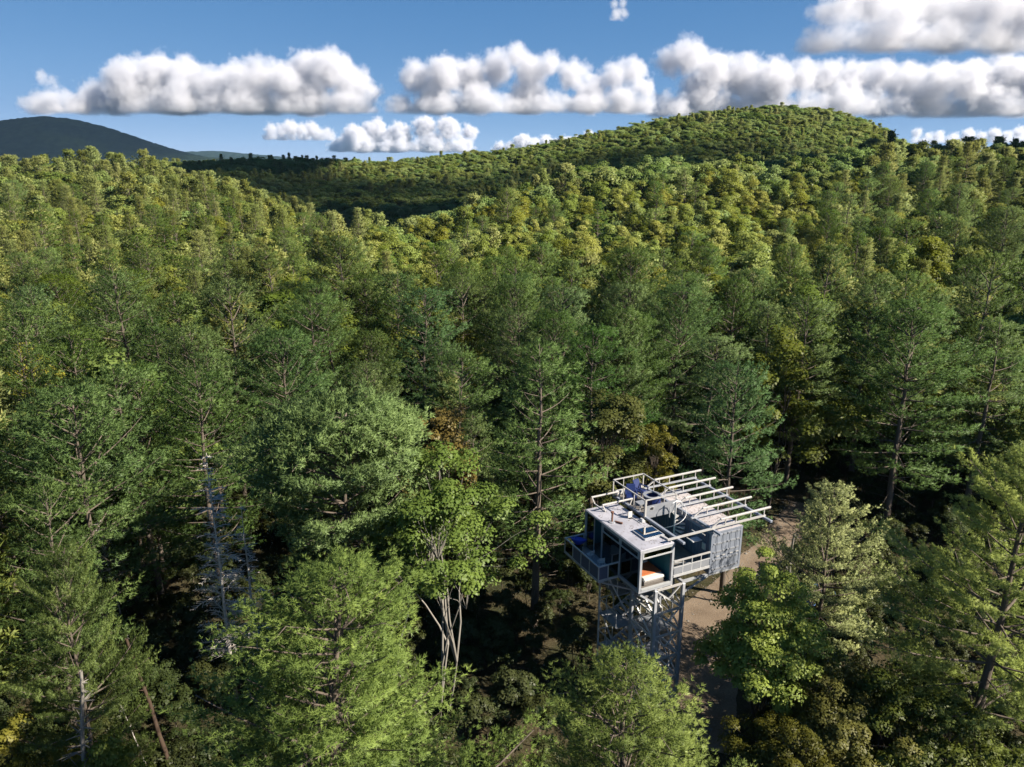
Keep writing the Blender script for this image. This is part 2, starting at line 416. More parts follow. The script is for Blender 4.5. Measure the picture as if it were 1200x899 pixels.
def tri_mesh(name, v, tint, mat, nrm):
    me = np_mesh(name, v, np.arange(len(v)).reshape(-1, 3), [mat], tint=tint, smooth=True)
    me.normals_split_custom_set_from_vertices(nrm.astype(np.float32))
    return me
def join_mesh(name, wood, wmat, v, tint, fmat, nrm):
    """trunk and crown in one mesh, for the trees of the far wood"""
    wv = np.concatenate(wood.v); wf = np.concatenate(wood.f)
    wt = np.concatenate([wf[:, [0, 1, 2]], wf[:, [0, 2, 3]]])
    allv = np.concatenate([wv, v]); f = np.concatenate([wt, np.arange(len(v)).reshape(-1, 3) + len(wv)])
    mi = np.concatenate([np.zeros(len(wt), int), np.ones(len(v) // 3, int)])
    me = np_mesh(name, allv, f, [wmat, fmat], tint=np.concatenate([np.zeros(len(wv)), tint]), mat_idx=mi, smooth=True)
    c = wv.copy(); c[:, 2] = 0
    me.normals_split_custom_set_from_vertices(np.concatenate([unit(c + 1e-4), nrm]).astype(np.float32))
    return me

def gen_pine(seed, H=20.0, RR=4.2, base=0.28, whorl=0.85, nb=(4, 6), sub=0.42, puff=0.34, puff_gap=0.55, npuff=9, k=5, tl=0.24, tw=0.10, top_el=48, low_el=-2,
             up=0.55, prof_pow=0.75, irregular=0.32, dead=True, droop=0.0, branch_sides=4, spread=0.45, top_round=0.10, lean=0.02, inner=0.34, cone=0.5):
    rng = np.random.RandomState(seed)
    wd = Wood(); TV = []; TD = []; TL = []; TT = []; TN = []
    zz = np.linspace(0, H * 0.985, 14)
    lx, ly = rng.randn(2) * lean
    wob = np.cumsum(rng.randn(14, 2) * 0.05, 0)
    tr = np.column_stack([lx * zz + wob[:, 0] * zz / H * 2, ly * zz + wob[:, 1] * zz / H * 2, zz])
    tr[0, 2] = -0.6
    wd.add(tr, np.maximum(0.0125 * H * (1 - zz / H) ** 0.8, 0.02), 8)
    def trunk_at(z): return np.array([np.interp(z, zz, tr[:, 0]), np.interp(z, zz, tr[:, 1]), z])
    # bare and dead lower limbs
    if dead:
        for z in np.arange(base * H * 0.35, base * H * 1.02, 0.7):
            for _ in range(rng.randint(1, 4)):
                a = rng.uniform(0, 2 * math.pi); Lb = RR * rng.uniform(0.15, 0.55) * (0.5 + 0.5 * z / (base * H))
                d = np.array([math.cos(a), math.sin(a), rng.uniform(-0.15, 0.25)])
                p0 = trunk_at(z); s = np.linspace(0, 1, 4)[:, None]
                wd.add(p0 + d * Lb * s + np.array([0, 0, -0.10 * Lb]) * s ** 2, np.array([0.045, 0.03, 0.02, 0.008]), 3)
    z = base * H
    while z < H * 0.97:
        t = min(1.0, (H - z) / (H * (1 - base)))
        pr = min(1.0, top_round + 1.15 * t ** prof_pow) * (1 - 0.35 * max(0, (t - 0.72) / 0.28))
        n = rng.randint(nb[0], nb[1] + 1); a0 = rng.uniform(0, 2 * math.pi)
        wl_ = rng.uniform(1 - irregular * 0.6, 1 + irregular * 0.5)
        for i in range(n):
            a = a0 + (i + rng.uniform(-0.3, 0.3)) * 2 * math.pi / n
            Lb = max(0.35, RR * pr * wl_ * rng.uniform(1 - irregular, 1 + irregular * 0.55))
            el = R(low_el + (top_el - low_el) * (1 - t) ** 1.3) + R(rng.randn() * 6)
            h = np.array([math.cos(a), math.sin(a), 0.0])
            p0 = trunk_at(z + rng.uniform(-0.2, 0.2))
            m = 6; s = np.linspace(0, 1, m)
            rise = math.sin(el) * s + (0.16 - droop) * s ** 2.5 - droop * 0.6 * s
            br = p0 + h * (Lb * math.cos(el) * s)[:, None] + np.array([0, 0, 1.0]) * (Lb * rise)[:, None]
            br[:, 2] = np.minimum(br[:, 2], H * 0.985 - 0.15 - cone * Lb * math.cos(el) * s)
            bend = np.cross(h, [0, 0, 1.0]) * rng.randn() * 0.10 * Lb
            br = br + bend * (s ** 2)[:, None]
            wd.add(br, np.maximum(0.013 * Lb + 0.012, 0.018) * (1 - 0.8 * s) + 0.004, branch_sides)
            ns = max(3, int(Lb / sub))
            ss = np.linspace(inner if Lb > 1.5 else 0.05, 1.0, ns)
            btint = rng.randn() * 0.35
            for q, sv in enumerate(ss):
                pb = np.array([np.interp(sv, s, br[:, c]) for c in range(3)])
                for sg in ((-1, 1) if sv < 0.97 else (0,)):
                    th = sg * R(rng.uniform(38, 68)) if sg else 0.0
                    dd = np.array([h[0] * math.cos(th) - h[1] * math.sin(th), h[0] * math.sin(th) + h[1] * math.cos(th), math.sin(el) * 0.6 + rng.uniform(-0.05, 0.25)])
                    bl = Lb * (0.16 + 0.34 * (1 - sv)) * rng.uniform(0.6, 1.15) + 0.12
                    ne = max(1, int(round(bl / puff_gap)))
                    for e_ in range(ne):
                        pc = pb + dd * (bl * (e_ + 1.0) / ne) + np.array([0, 0, 0.12 * bl * ((e_ + 1) / ne) ** 2])
                        rp = puff * rng.uniform(0.65, 1.25); nt = npuff
                        q_ = unit(rng.randn(nt, 3)) * (rng.rand(nt) ** 0.5)[:, None]
                        ax_ = unit(dd * 0.8 + h * 0.3 + np.array([0, 0, up]))
                        pp = pc + (q_ * 0.55 + ax_ * (q_ @ ax_)[:, None] * 0.75) * rp
                        TV.append(pp); TD.append(unit(q_ * 0.8 + ax_ * 0.9)); TL.append(np.full(nt, tl))
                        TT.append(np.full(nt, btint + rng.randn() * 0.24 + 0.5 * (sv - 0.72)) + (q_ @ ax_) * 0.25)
                        axo = unit(pc - np.array([tr[0, 0], tr[0, 1], H * (base + 0.25 * (1 - base))]))
                        TN.append(unit(q_ * 0.9 + ax_ * 0.4 + axo * 0.35 + np.array([0, 0, 0.35])))
        z += whorl * rng.uniform(0.75, 1.25) * (0.55 + 0.45 * min(1, t * 1.6))
    # leader
    top = trunk_at(H * 0.985); nt = 6
    TV.append(top + np.column_stack([rng.randn(nt, 2) * 0.08, np.linspace(-0.6, 0.1, nt)])); TD.append(np.repeat(np.array([[0, 0, 1.0]]), nt, 0)); TL.append(np.full(nt, tl)); TT.append(np.zeros(nt)); TN.append(unit(rng.randn(nt, 3) + np.array([0, 0, 1.0])))
    P = np.concatenate(TV); D = unit(np.concatenate(TD)); v, t, n_ = blades(P, D, np.concatenate(TL), tw, k, spread, rng, np.concatenate(TT), np.concatenate(TN))
    return wd, v, t, n_

def leaves(pos, nrm, size, rng, tint, jit=0.45, elong=1.4):
    """one kinked leaf (two triangles) at every position, shaded with the normal of its clump"""
    n = len(pos); nrm = unit(nrm); N = unit(nrm + rng.randn(n, 3) * jit)
    a = unit(np.cross(N, rng.randn(n, 3))); b = np.cross(N, a)
    s = (size * rng.uniform(0.65, 1.25, n))[:, None]
    p0 = pos - a * s * elong * 0.5; p1 = pos + a * s * elong * 0.5
    q0 = pos + b * s * 0.5 - N * s * 0.12; q1 = pos - b * s * 0.5 - N * s * 0.12
    v = np.stack([p0, q1, p1, p1, q0, p0], 1).reshape(-1, 3)
    return v, np.repeat(tint + rng.randn(n) * 0.12, 6), np.repeat(unit(nrm + N * 0.35), 6, 0)
def gen_broad(seed, H=17.0, RR=4.0, base=0.32, nclump=90, per=110, leaf=0.24, rc=0.95, stems=1, lump=0.25, trunk_r=0.16, shell=0.55, wide_at=0.55, limb=True, flat=0.75):
    rng = np.random.RandomState(seed)
    wd = Wood(); hc = H * (1 - base) / 2; cz = H * base + hc
    k = rng.randn(6, 3)
    ph = rng.uniform(0, 6.28, 6)
    d = unit(rng.randn(nclump * 2, 3)); d = d[(d[:, 2] > -0.65)][:nclump]
    r = (shell + (1 - shell) * rng.rand(len(d)) ** 0.7)
    lum = 1 + lump * sum(np.sin(d @ (k[i] * 2.2) + ph[i]) for i in range(6)) / 2.2
    shape = np.where(d[:, 2] > 0, 1.0, 0.9)
    c = np.column_stack([d[:, 0] * RR, d[:, 1] * RR, d[:, 2] * hc]) * (r * lum * shape)[:, None]
    c[:, :2] *= (1 - 0.35 * np.clip((c[:, 2:3] / hc - (wide_at - 0.5)), 0, 1))
    c[:, 2] += cz
    # trunk, limbs and twigs
    fork = np.array([rng.randn() * 0.2, rng.randn() * 0.2, H * base * rng.uniform(0.7, 1.0)])
    roots = []
    for s in range(stems):
        off = np.array([0, 0, 0.0]) if stems == 1 else np.array([math.cos(6.28 * s / stems), math.sin(6.28 * s / stems), 0]) * 0.35
        top = fork + (rng.randn(3) * [0.9, 0.9, 0.6] if stems > 1 else 0); top[2] = fork[2]
        ss = np.linspace(0, 1, 6)[:, None]
        pts = off * (1 - ss) + (top) * ss + np.column_stack([np.sin(ss[:, 0] * 3 + s) * 0.12, np.cos(ss[:, 0] * 2.3 + s) * 0.12, np.zeros(6)]); pts[0, 2] = -0.5
        wd.add(pts, np.linspace(trunk_r, trunk_r * 0.72, 6) / math.sqrt(stems), 7); roots.append(pts[-1])
    nl = max(4, len(c) // 12) if limb else 4
    idx = rng.permutation(len(c))[:nl]
    ends = c[idx]
    for e in ends:
        f = roots[rng.randint(len(roots))]; s = np.linspace(0, 1, 6)[:, None]
        mid = np.array([0, 0, 1.0]) * (e[2] - f[2]) * 0.25
        pts = f + (e - f) * s + mid * (4 * s * (1 - s)) * 0.5 + rng.randn(6, 3) * 0.12 * (s * (1 - s) * 4)
        wd.add(pts, trunk_r * (0.5 - 0.42 * s[:, 0]), 4)
    if limb:
        for j in range(len(c)):
            e = c[j]; q = ends[np.argmin(((ends - e) ** 2).sum(1))]
            f0 = roots[0] + (q - roots[0]) * 0.65
            s = np.linspace(0, 1, 4)[:, None]
            wd.add(f0 + (e - f0) * s + rng.randn(4, 3) * 0.1 * (s * (1 - s) * 4), trunk_r * (0.16 - 0.12 * s[:, 0]), 3)
    # leaves
    n = len(c); rr = rc * rng.uniform(0.65, 1.25, n)
    cp = np.repeat(c, per, 0); dd = unit(rng.randn(n * per, 3)); dd[:, 2] = np.where(dd[:, 2] < -0.3, -dd[:, 2], dd[:, 2])
    rad = np.repeat(rr, per) * rng.rand(n * per) ** 0.45
    pos = cp + dd * rad[:, None] * np.array([1, 1, flat])
    ax = unit(cp - np.array([0, 0, H * base * 0.8])); nr = dd * 0.8 + ax * 0.35 + np.array([0, 0, 0.3])
    ct = rng.randn(n) * 0.25
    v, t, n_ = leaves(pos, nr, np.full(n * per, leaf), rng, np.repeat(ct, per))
    return wd, v, t, n_

def gen_snag(seed, H=16.0, RR=1.9, fine=True, start=0.15, r0=0.17, bend=0.0, droopy=-0.35, every=0.34, topless=False):
    """a dead conifer: bare tapering pole with drooping whorls and fine twigs"""
    rng = np.random.RandomState(seed); wd = Wood()
    zz = np.linspace(0, H, 12); x = bend * (zz / H) ** 1.5 * H + np.cumsum(rng.randn(12)) * 0.03
    tr = np.column_stack([x, np.cumsum(rng.randn(12)) * 0.03, zz]); tr[0, 2] = -0.5
    wd.add(tr, np.maximum(r0 * (1 - zz / H * (0.55 if topless else 0.96)), 0.015), 7)
    z = H * start
    while z < H * 0.985:
        t = 1 - z / H
        for _ in range(rng.randint(2, 5)):
            a = rng.uniform(0, 6.283); Lb = RR * (0.15 + 0.85 * min(1, t * 1.9)) * rng.uniform(0.35, 1.1)
            p0 = np.array([np.interp(z, zz, tr[:, 0]), np.interp(z, zz, tr[:, 1]), z])
            h = np.array([math.cos(a), math.sin(a), 0]); s = np.linspace(0, 1, 5)
            zc = (0.35 * s + droopy * s ** 2 + rng.uniform(-.1, .1) * s) * Lb
            pts = p0 + h * (Lb * s)[:, None]; pts[:, 2] += zc
            wd.add(pts, np.linspace(0.05, 0.014, 5), 3)
            if fine:
                for q in np.linspace(0.3, 0.95, max(2, int(Lb / 0.22))):
                    pb = np.array([np.interp(q, s, pts[:, c]) for c in range(3)])
                    for sg in (-1, 1):
                        th = sg * R(rng.uniform(30, 70)); dd = np.array([h[0] * math.cos(th) - h[1] * math.sin(th), h[0] * math.sin(th) + h[1] * math.cos(th), rng.uniform(-0.3, 0.35)])
                        bl = Lb * 0.30 * (1.1 - q) + 0.15
                        wd.add(np.stack([pb, pb + dd * bl]), np.array([0.022, 0.010]), 3)
        z += every * rng.uniform(0.7, 1.3)
    return wd

# ---------------------------------------------------------------- trees: models, each a pair of meshes (trunk, crown)
MODELS = {}
def model(key, gen, wood_mat, leaf_mat_, H):
    wd, v, t, n_ = gen
    MODELS[key] = dict(trunk=wd.mesh('trunk', wood_mat), crown=tri_mesh('crown', v, t, leaf_mat_, n_), H=float(v[:, 2].max()), wood=wd, v=v, t=t, n=n_, wm=wood_mat, lm=leaf_mat_,
                       rad=float(np.percentile(np.hypot(v[:, 0], v[:, 1]), 97)), low=float(np.percentile(v[:, 2], 3)))
# close by
model('pine_hero', gen_pine(11, 21, 4.9, 0.14, 0.80, (5, 7), 0.36, 0.30, 0.46, 13, 8, 0.15, 0.075, 46, 12, up=1.0, prof_pow=0.74, top_round=0.08, irregular=0.34, cone=0.8, inner=0.30), M['bark'], M['pine_light'], 21)
model('pine_plume', gen_pine(12, 21, 5.6, 0.18, 1.05, (4, 6), 0.30, 0.27, 0.38, 11, 8, 0.16, 0.075, 50, 2, up=0.6, prof_pow=0.8, irregular=0.35), M['bark'], M['pine_light'], 21)
# middle distance
model('pine_a', gen_pine(21, 21, 4.7, 0.30, 1.15, (4, 5), sub=0.52), M['bark'], M['pine'], 21)
model('pine_b', gen_pine(22, 20, 4.4, 0.36, 1.25, (4, 5), 0.48, irregular=0.45), M['bark'], M['pine'], 20)
model('pine_c', gen_pine(23, 22, 5.0, 0.25, 1.2, (4, 6), 0.50, top_el=55, prof_pow=0.62, top_round=0.2), M['bark'], M['pine'], 22)
model('pine_d', gen_pine(24, 19, 3.7, 0.33, 1.1, (4, 6), 0.45, top_el=40, low_el=-10), M['bark'], M['pine'], 19)
model('pine_narrow', gen_pine(25, 19, 3.0, 0.22, 0.85, (5, 6), 0.50, puff=0.38, top_el=35, low_el=-12, prof_pow=0.9, droop=0.05, irregular=0.28), M['bark'], M['spruce'], 19)
model('larch', gen_pine(26, 15, 3.6, 0.22, 0.75, (4, 6), 0.32, 0.24, 0.36, 9, 5, 0.17, 0.13, 45, 6, up=0.7, irregular=0.5, prof_pow=0.7), M['bark'], M['larch'], 15)
model('pine_umbrella', gen_pine(27, 21, 4.8, 0.50, 0.72, (5, 7), 0.42, 0.36, 0.5, 10, 4, 0.24, 0.13, 55, 4, up=0.9, prof_pow=0.42, top_round=0.30, irregular=0.25), M['bark'], M['pine_light'], 21)
model('broad_a', gen_broad(31, 17, 5.3, 0.28, 60, 210, 0.25, 1.55), M['bark'], M['broad'], 17)
model('broad_b', gen_broad(32, 16, 4.8, 0.28, 52, 210, 0.25, 1.5, lump=0.35), M['bark'], M['broad'], 16)
model('broad_c', gen_broad(33, 18, 4.5, 0.27, 55, 210, 0.25, 1.5, lump=0.3, wide_at=0.4), M['bark'], M['broad'], 18)
model('broad_near', gen_broad(34, 15, 4.6, 0.22, 130, 280, 0.17, 1.0, lump=0.35, shell=0.45), M['bark'], M['broad'], 15)
model('birch', gen_broad(35, 18, 3.3, 0.36, 110, 230, 0.14, 0.85, stems=4, lump=0.45, trunk_r=0.15, shell=0.42), M['pale_bark'], M['broad'], 18)
model('autumn', gen_broad(36, 15, 2.4, 0.22, 90, 230, 0.12, 0.70, lump=0.3, wide_at=0.25), M['bark'], M['autumn'], 15)
model('olive', gen_broad(37, 7, 4.2, 0.10, 170, 240, 0.12, 0.75, stems=4, lump=0.35, trunk_r=0.14, shell=0.5), M['bark'], M['olive'], 7)
# far off
FAR_P = ['far_p1', 'far_p2', 'far_p3', 'far_p4']; FAR_B = ['far_b1', 'far_b2', 'far_b3', 'far_b4']
for i, key in enumerate(FAR_P):
    model(key, gen_pine(50 + i, 18.5, (3.5, 4.1, 3.0, 3.7)[i], 0.22, 1.25, (4, 5), 1.0, 0.62, 1.1, 7, 3, 0.55, 0.22, 45, -6, dead=False, branch_sides=3, irregular=0.38, prof_pow=(0.85, 0.7, 0.9, 0.62)[i], top_round=(0.1, 0.16, 0.08, 0.22)[i]), M['bark'], M['spruce'], 18.5)
for i, key in enumerate(FAR_B):
    model(key, gen_broad(60 + i, (16, 17, 15, 17)[i], (5.6, 5.0, 5.4, 4.6)[i], 0.34, 24, 110, 0.46, 1.9, lump=0.30, limb=False, shell=0.62), M['bark'], M['broad_far'], (16, 17, 15, 17)[i])
TREE_TRIS = sum(len(m['v']) // 3 for m in MODELS.values())

def build_tree(name, key, x, y, z, h, rz, label, cat, group=None, tint=None, widen=1.0):
    m = MODELS[key]; s = h / m['H']
    e = empty(name, (x, y, z), rz); e.scale = (s * widen, s * widen, s)
    tag(e, label, cat, group)
    t = bpy.data.objects.new('trunk', m['trunk']); C.objects.link(t); t.parent = e
    c = bpy.data.objects.new('crown', m['crown']); C.objects.link(c); c.parent = e
    if tint: c.color = tuple(tint) + (1,)
    return e

# ---------------------------------------------------------------- trees: the ones the photograph singles out
# (kind, model, pixel of the tip, height, widening, turn, crown colour factor (raised on trees meant to look sunlit), label)
KEY = [
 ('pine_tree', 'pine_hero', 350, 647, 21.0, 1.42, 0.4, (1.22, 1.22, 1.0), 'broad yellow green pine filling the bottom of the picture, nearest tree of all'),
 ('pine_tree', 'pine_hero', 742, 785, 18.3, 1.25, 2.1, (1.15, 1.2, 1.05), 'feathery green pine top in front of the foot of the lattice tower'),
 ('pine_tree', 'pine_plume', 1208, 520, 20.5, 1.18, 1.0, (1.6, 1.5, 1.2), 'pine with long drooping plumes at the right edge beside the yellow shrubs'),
 ('larch_tree', 'larch', 975, 562, 14.5, 1.05, 0.5, (1.5, 1.45, 1.4), 'pale green feathery tree standing beside the dirt driveway behind the leafy tree'),
 ('broadleaf_tree', 'broad_near', 908, 664, 12.5, 0.92, 0.3, (1.05, 1.15, .8), 'bright leafy tree with a dark underside between the tower and the yellow shrubs'),
 ('olive_shrub', 'olive', 985, 778, 8.2, 0.95, 0.3, (1, 1, 1), 'yellowish olive shrub in front of the dark leafy tree by the driveway'),
 ('olive_shrub', 'olive', 1085, 790, 8.5, 1.0, 1.9, (.85, .95, 1.0), 'dull olive shrub under the plumes of the drooping pine'),
 ('olive_shrub', 'olive', 930, 838, 6.6, 0.9, 3.9, (.9, .85, .9), 'brownish olive shrub at the bottom edge beside the feathery pine top'),
 ('pine_tree', 'pine_plume', 62, 640, 17.5, 0.70, 2.6, (.80, .84, .72), 'thin crowned pine above the bare stubby trunk at the lower left'),
 ('broadleaf_tree', 'broad_b', 18, 842, 10.0, 0.8, 0.8, (1.1, 1.0, .9), 'small leafy tree in the bottom left corner below the thin crowned pine'),
 ('broadleaf_tree', 'broad_c', 118, 862, 9.0, 0.75, 2.2, (.75, .95, .9), 'low dark leafy tree beside the foot of the bare stubby trunk'),
 ('pine_tree', 'pine_umbrella', 385, 452, 21.5, 1.12, 0.0, (.84, .92, .85), 'round topped green pine with bare dead branches below its crown'),
 ('broadleaf_tree', 'autumn', 515, 474, 17.0, 1.0, 0.0, (.72, .85, .8), 'orange brown turning tree behind the slender many stemmed leafy tree'),
 ('broadleaf_tree', 'birch', 506, 532, 18.5, 1.0, 0.6, (.80, .88, .9), 'slender leafy tree with several pale bare stems left of the tower'),
 ('pine_tree', 'pine_d', 628, 398, 22.5, 1.15, 0.7, (1.05, 1.12, 1.1), 'tall tapering green pine with a bare lower trunk just left of the tower'),
 ('pine_tree', 'pine_a', 492, 332, 22.0, 1.15, 2.0, (.85, .95, 1.0), 'large dark pine rising behind the orange brown tree'),
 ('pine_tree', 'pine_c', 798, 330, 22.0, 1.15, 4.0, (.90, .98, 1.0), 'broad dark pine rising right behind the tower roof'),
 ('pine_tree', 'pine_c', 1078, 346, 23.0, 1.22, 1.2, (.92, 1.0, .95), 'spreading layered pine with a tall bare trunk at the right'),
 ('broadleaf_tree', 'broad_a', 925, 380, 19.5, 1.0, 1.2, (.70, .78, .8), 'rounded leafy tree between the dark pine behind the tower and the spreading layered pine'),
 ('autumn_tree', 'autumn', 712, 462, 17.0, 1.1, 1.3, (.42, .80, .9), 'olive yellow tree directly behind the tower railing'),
 ('autumn_tree', 'autumn', 766, 500, 12.5, 0.9, 2.9, (.65, 1.1, .9), 'small golden bush like tree above the roof rails of the tower'),
 ('pine_tree', 'pine_c', 330, 382, 21.0, 1.15, 0.9, (.82, .88, .85), 'dark pine left behind the round topped pine'),
 ('pine_tree', 'pine_a', 228, 432, 20.0, 1.15, 3.3, (.82, .90, .85), 'dark spreading pine behind the grey dead conifer'),
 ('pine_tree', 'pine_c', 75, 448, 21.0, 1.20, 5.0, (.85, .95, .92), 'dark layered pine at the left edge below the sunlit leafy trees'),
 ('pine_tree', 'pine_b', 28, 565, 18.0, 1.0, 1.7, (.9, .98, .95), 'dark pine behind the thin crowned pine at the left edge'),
 ('broadleaf_tree', 'broad_a', 30, 402, 17.0, 1.0, 0.7, (1.6, 1.45, .8), 'yellow green sunlit leafy tree at the left edge above the dark pines'),  # this and the next four: sunlight lifted into the crown colour
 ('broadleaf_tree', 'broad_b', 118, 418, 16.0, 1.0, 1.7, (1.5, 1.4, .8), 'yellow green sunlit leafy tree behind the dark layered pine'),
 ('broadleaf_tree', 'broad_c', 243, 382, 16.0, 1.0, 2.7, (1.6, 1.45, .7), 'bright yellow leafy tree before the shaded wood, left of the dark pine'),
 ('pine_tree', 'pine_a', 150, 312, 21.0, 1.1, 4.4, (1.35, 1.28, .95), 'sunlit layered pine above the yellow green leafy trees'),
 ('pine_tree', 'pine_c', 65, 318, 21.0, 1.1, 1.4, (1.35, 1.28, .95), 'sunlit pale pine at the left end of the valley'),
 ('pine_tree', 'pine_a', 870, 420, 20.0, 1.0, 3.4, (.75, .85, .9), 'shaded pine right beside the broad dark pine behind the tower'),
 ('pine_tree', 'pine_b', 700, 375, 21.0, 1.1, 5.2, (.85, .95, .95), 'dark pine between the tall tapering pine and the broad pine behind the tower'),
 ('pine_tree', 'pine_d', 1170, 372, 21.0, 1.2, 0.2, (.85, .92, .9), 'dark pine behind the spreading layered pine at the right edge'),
]
KEYXY = []
for kind, key, px, py, h, wd_, rz, tint, label in KEY:
    x, y = at_z(px, py, h)
    for _ in range(8):
        g = float(ground(x, y)[0]); x, y = at_z(px, py, h + g)
    m = MODELS[key]
    KEYXY.append((x, y, m['rad'] * h / m['H'] * wd_))
    build_tree(kind, key, x, y, g, h, rz, label, {'pine_tree': 'pine tree', 'larch_tree': 'tree', 'broadleaf_tree': 'tree', 'olive_shrub': 'shrub', 'autumn_tree': 'tree'}[kind], None, tint, wd_)
KEYXY = np.array(KEYXY)

# dead wood
def dead(name, gen, px, py, h, mat, label, rz=0.0, foot=None, tilt=0.0, group=None):
    if foot is None: x, y = at_z(px, py, h)
    else: x, y = foot
    o = mesh_obj(name, gen.mesh(name, mat)); o.location = (x, y, 0); o.rotation_euler = (0, tilt, rz)
    tag(o, label, 'dead tree', group); return o
dead('dead_tree', gen_snag(71, 17.5, 2.3), 243, 530, 17.5, M['grey_bark'], 'grey dead conifer with drooping bare twigs among the dark pines')
dead('dead_tree', gen_snag(72, 14.0, 1.7, every=0.5), 283, 588, 14.0, M['grey_bark'], 'smaller bare dead conifer close beside the grey dead conifer')
dead('dead_tree', gen_snag(73, 12.5, 1.5, False, 0.1, 0.15, 0.10, -0.1, 0.42, True), 60, 785, 12.5, M['pale_bark'], 'bare pale trunk with short broken stubs at the lower left')
dead('dead_tree', gen_snag(74, 11.0, 0.4, False, 0.6, 0.15, 0.0, 0.1, 1.6, True), 186, 745, 11.0, M['brown_wood'], 'leaning reddish brown bare trunk in the dark gap', tilt=R(-9))
dead('dead_tree', gen_snag(75, 8.5, 0.9, False, 0.7, 0.07, 0.0, 0.2, 0.9), 176, 800, 8.5, M['grey_bark'], 'thin pale leaning dead stem beside the brown bare trunk', tilt=R(-14))
dead('dead_tree', gen_snag(76, 10.0, 2.2, True, 0.55, 0.08, 0.05, 0.1, 0.5), 128, 610, 10.0, M['grey_bark'], 'small leafless grey tree behind the gap left of the grey dead conifer', tilt=R(-8))
dead('dead_tree', gen_snag(77, 7.0, 0.7, False, 0.3, 0.16, 0.0, 0.1, 0.8, True), 930, 624, 7.0, M['pale_bark'], 'bare pale trunk beside the driveway below the pale feathery tree')

# ---------------------------------------------------------------- trees: the rest of the wood
TOWER_O = np.array([7.40334542, 38.40730615, CAM_Z - 23.75897641]); TOWER_YAW = 0.44768118
TU = np.array([math.sin(TOWER_YAW), -math.cos(TOWER_YAW)]); TVv = np.array([math.cos(TOWER_YAW), math.sin(TOWER_YAW)])
def fill():
    rng = np.random.RandomState(7)
    X, Y = [], []
    for (y0, y1, cell) in ((12, 125, 5.8), (125, 345, 7.4), (345, 600, 5.4)):
        ys = np.arange(y0, y1, cell)
        for yy in ys:
            half = max(40, yy * 0.76 + 26)
            xs = np.arange(-half, half, cell)
            X.append(xs + rng.uniform(-.47, .47, len(xs)) * cell); Y.append(np.full(len(xs), yy) + rng.uniform(-.47, .47, len(xs)) * cell)
    X = np.concatenate(X); Y = np.concatenate(Y)
    Z = ground(X, Y)
    px, py, dd = project(X, Y, Z + 16)
    n = len(X)
    # species by place: pines near and on the right, narrow conifers on the left slope, broad leaves on the ridges
    nz = (np.sin(X / 23 + 1) + np.sin(Y / 31 + X / 57) + np.sin((X - Y) / 17)) / 3
    conif = np.full(n, 0.80)
    midr = (Y > 105) & (px > 330); conif[midr] = 0.42
    ridge = (Y > 150) & (px > 430) & (px < 1000); conif[ridge] = 0.08
    conif[(Y > 330)] = 0.07
    leftv = (px < 430) & (Y > 120) & (Y < 340); conif[leftv] = 0.74
    conif[(px > 960) & (Y > 90) & (Y < 260)] = 0.72
    conif[(px < 270) & (Y > 70) & (Y < 110)] = 0.55
    conif = np.clip(conif + nz * 0.25, 0.03, 0.97)
    isp = rng.rand(n) < conif
    h = np.where(isp, rng.normal(19, 2.6, n), rng.normal(16, 2.2, n))
    h = np.clip(h, 9, 26) * np.where((Y > 125) & (Y < 345) & ~isp, 1.08, 1.0) * np.where(Y > 345, 0.60, 1.0) * np.where((Y > 270) & (Y <= 345) & (px < 420), 0.84, 1.0)
    keep = np.ones(n, bool)
    # gaps: tower lot, driveway, trees singled out above
    dl = np.stack([X - TOWER_O[0], Y - TOWER_O[1]], 1); u = dl @ TU; v = dl @ TVv
    keep &= ~((u > -11) & (u < 6) & (v > -5) & (v < 12))
    dr = np.sqrt(((X[:, None] - DRIVE[None, :, 0]) ** 2 + (Y[:, None] - DRIVE[None, :, 1]) ** 2)).min(1)
    keep &= dr > 3.8
    kd = np.sqrt((X[:, None] - KEYXY[None, :, 0]) ** 2 + (Y[:, None] - KEYXY[None, :, 1]) ** 2)
    keep &= ~(kd < 0.62 * KEYXY[None, :, 2] + 1.5).any(1)
    # nothing closer may stand in front of what the photograph shows clear
    def block(x0, y0, x1, y1, ymax):
        w_ = 4.2 * FPX / dd; t0 = project(X, Y, Z + h)[1]; b0 = project(X, Y, Z + h * 0.25)[1]
        return (Y < ymax) & (px + w_ > x0) & (px - w_ < x1) & (t0 < y1) & (b0 > y0)
    for bx in ((1150, 380, 1900, 1500, 62), (185, 520, 335, 760, 48), (640, 540, 915, 830, 54), (215, 620, 590, 960, 30), (580, 760, 905, 960, 34), (900, 540, 1300, 960, 46), (110, 520, 330, 900, 44), (-40, 640, 140, 930, 36),
               (330, 450, 480, 650, 62), (445, 470, 600, 780, 56), (570, 390, 700, 700, 52), (855, 560, 960, 700, 70), (1010, 480, 1100, 640, 66), (660, 440, 800, 560, 62)):
        keep &= ~block(*bx)
    keep &= ~((Y < 26))
    line = np.interp(px, [940, 980, 1020, 1050, 1080, 1300], [117, 123, 136, 150, 159, 161])     # the ridge falls away gently here
    keep &= ~((px > 960) & (Y > 200) & (project(X, Y, Z + h * 0.85)[1] < line))
    Z = Z - np.where(Y > 125, np.where(isp, 0.10, 0.20) * h, 0)      # far trunks stand in the low growth
    X, Y, Z, h, isp = X[keep], Y[keep], Z[keep], h[keep], isp[keep]
    return X, Y, Z, h, isp, rng
FX, FY, FZ, FH, FP, rng = fill()

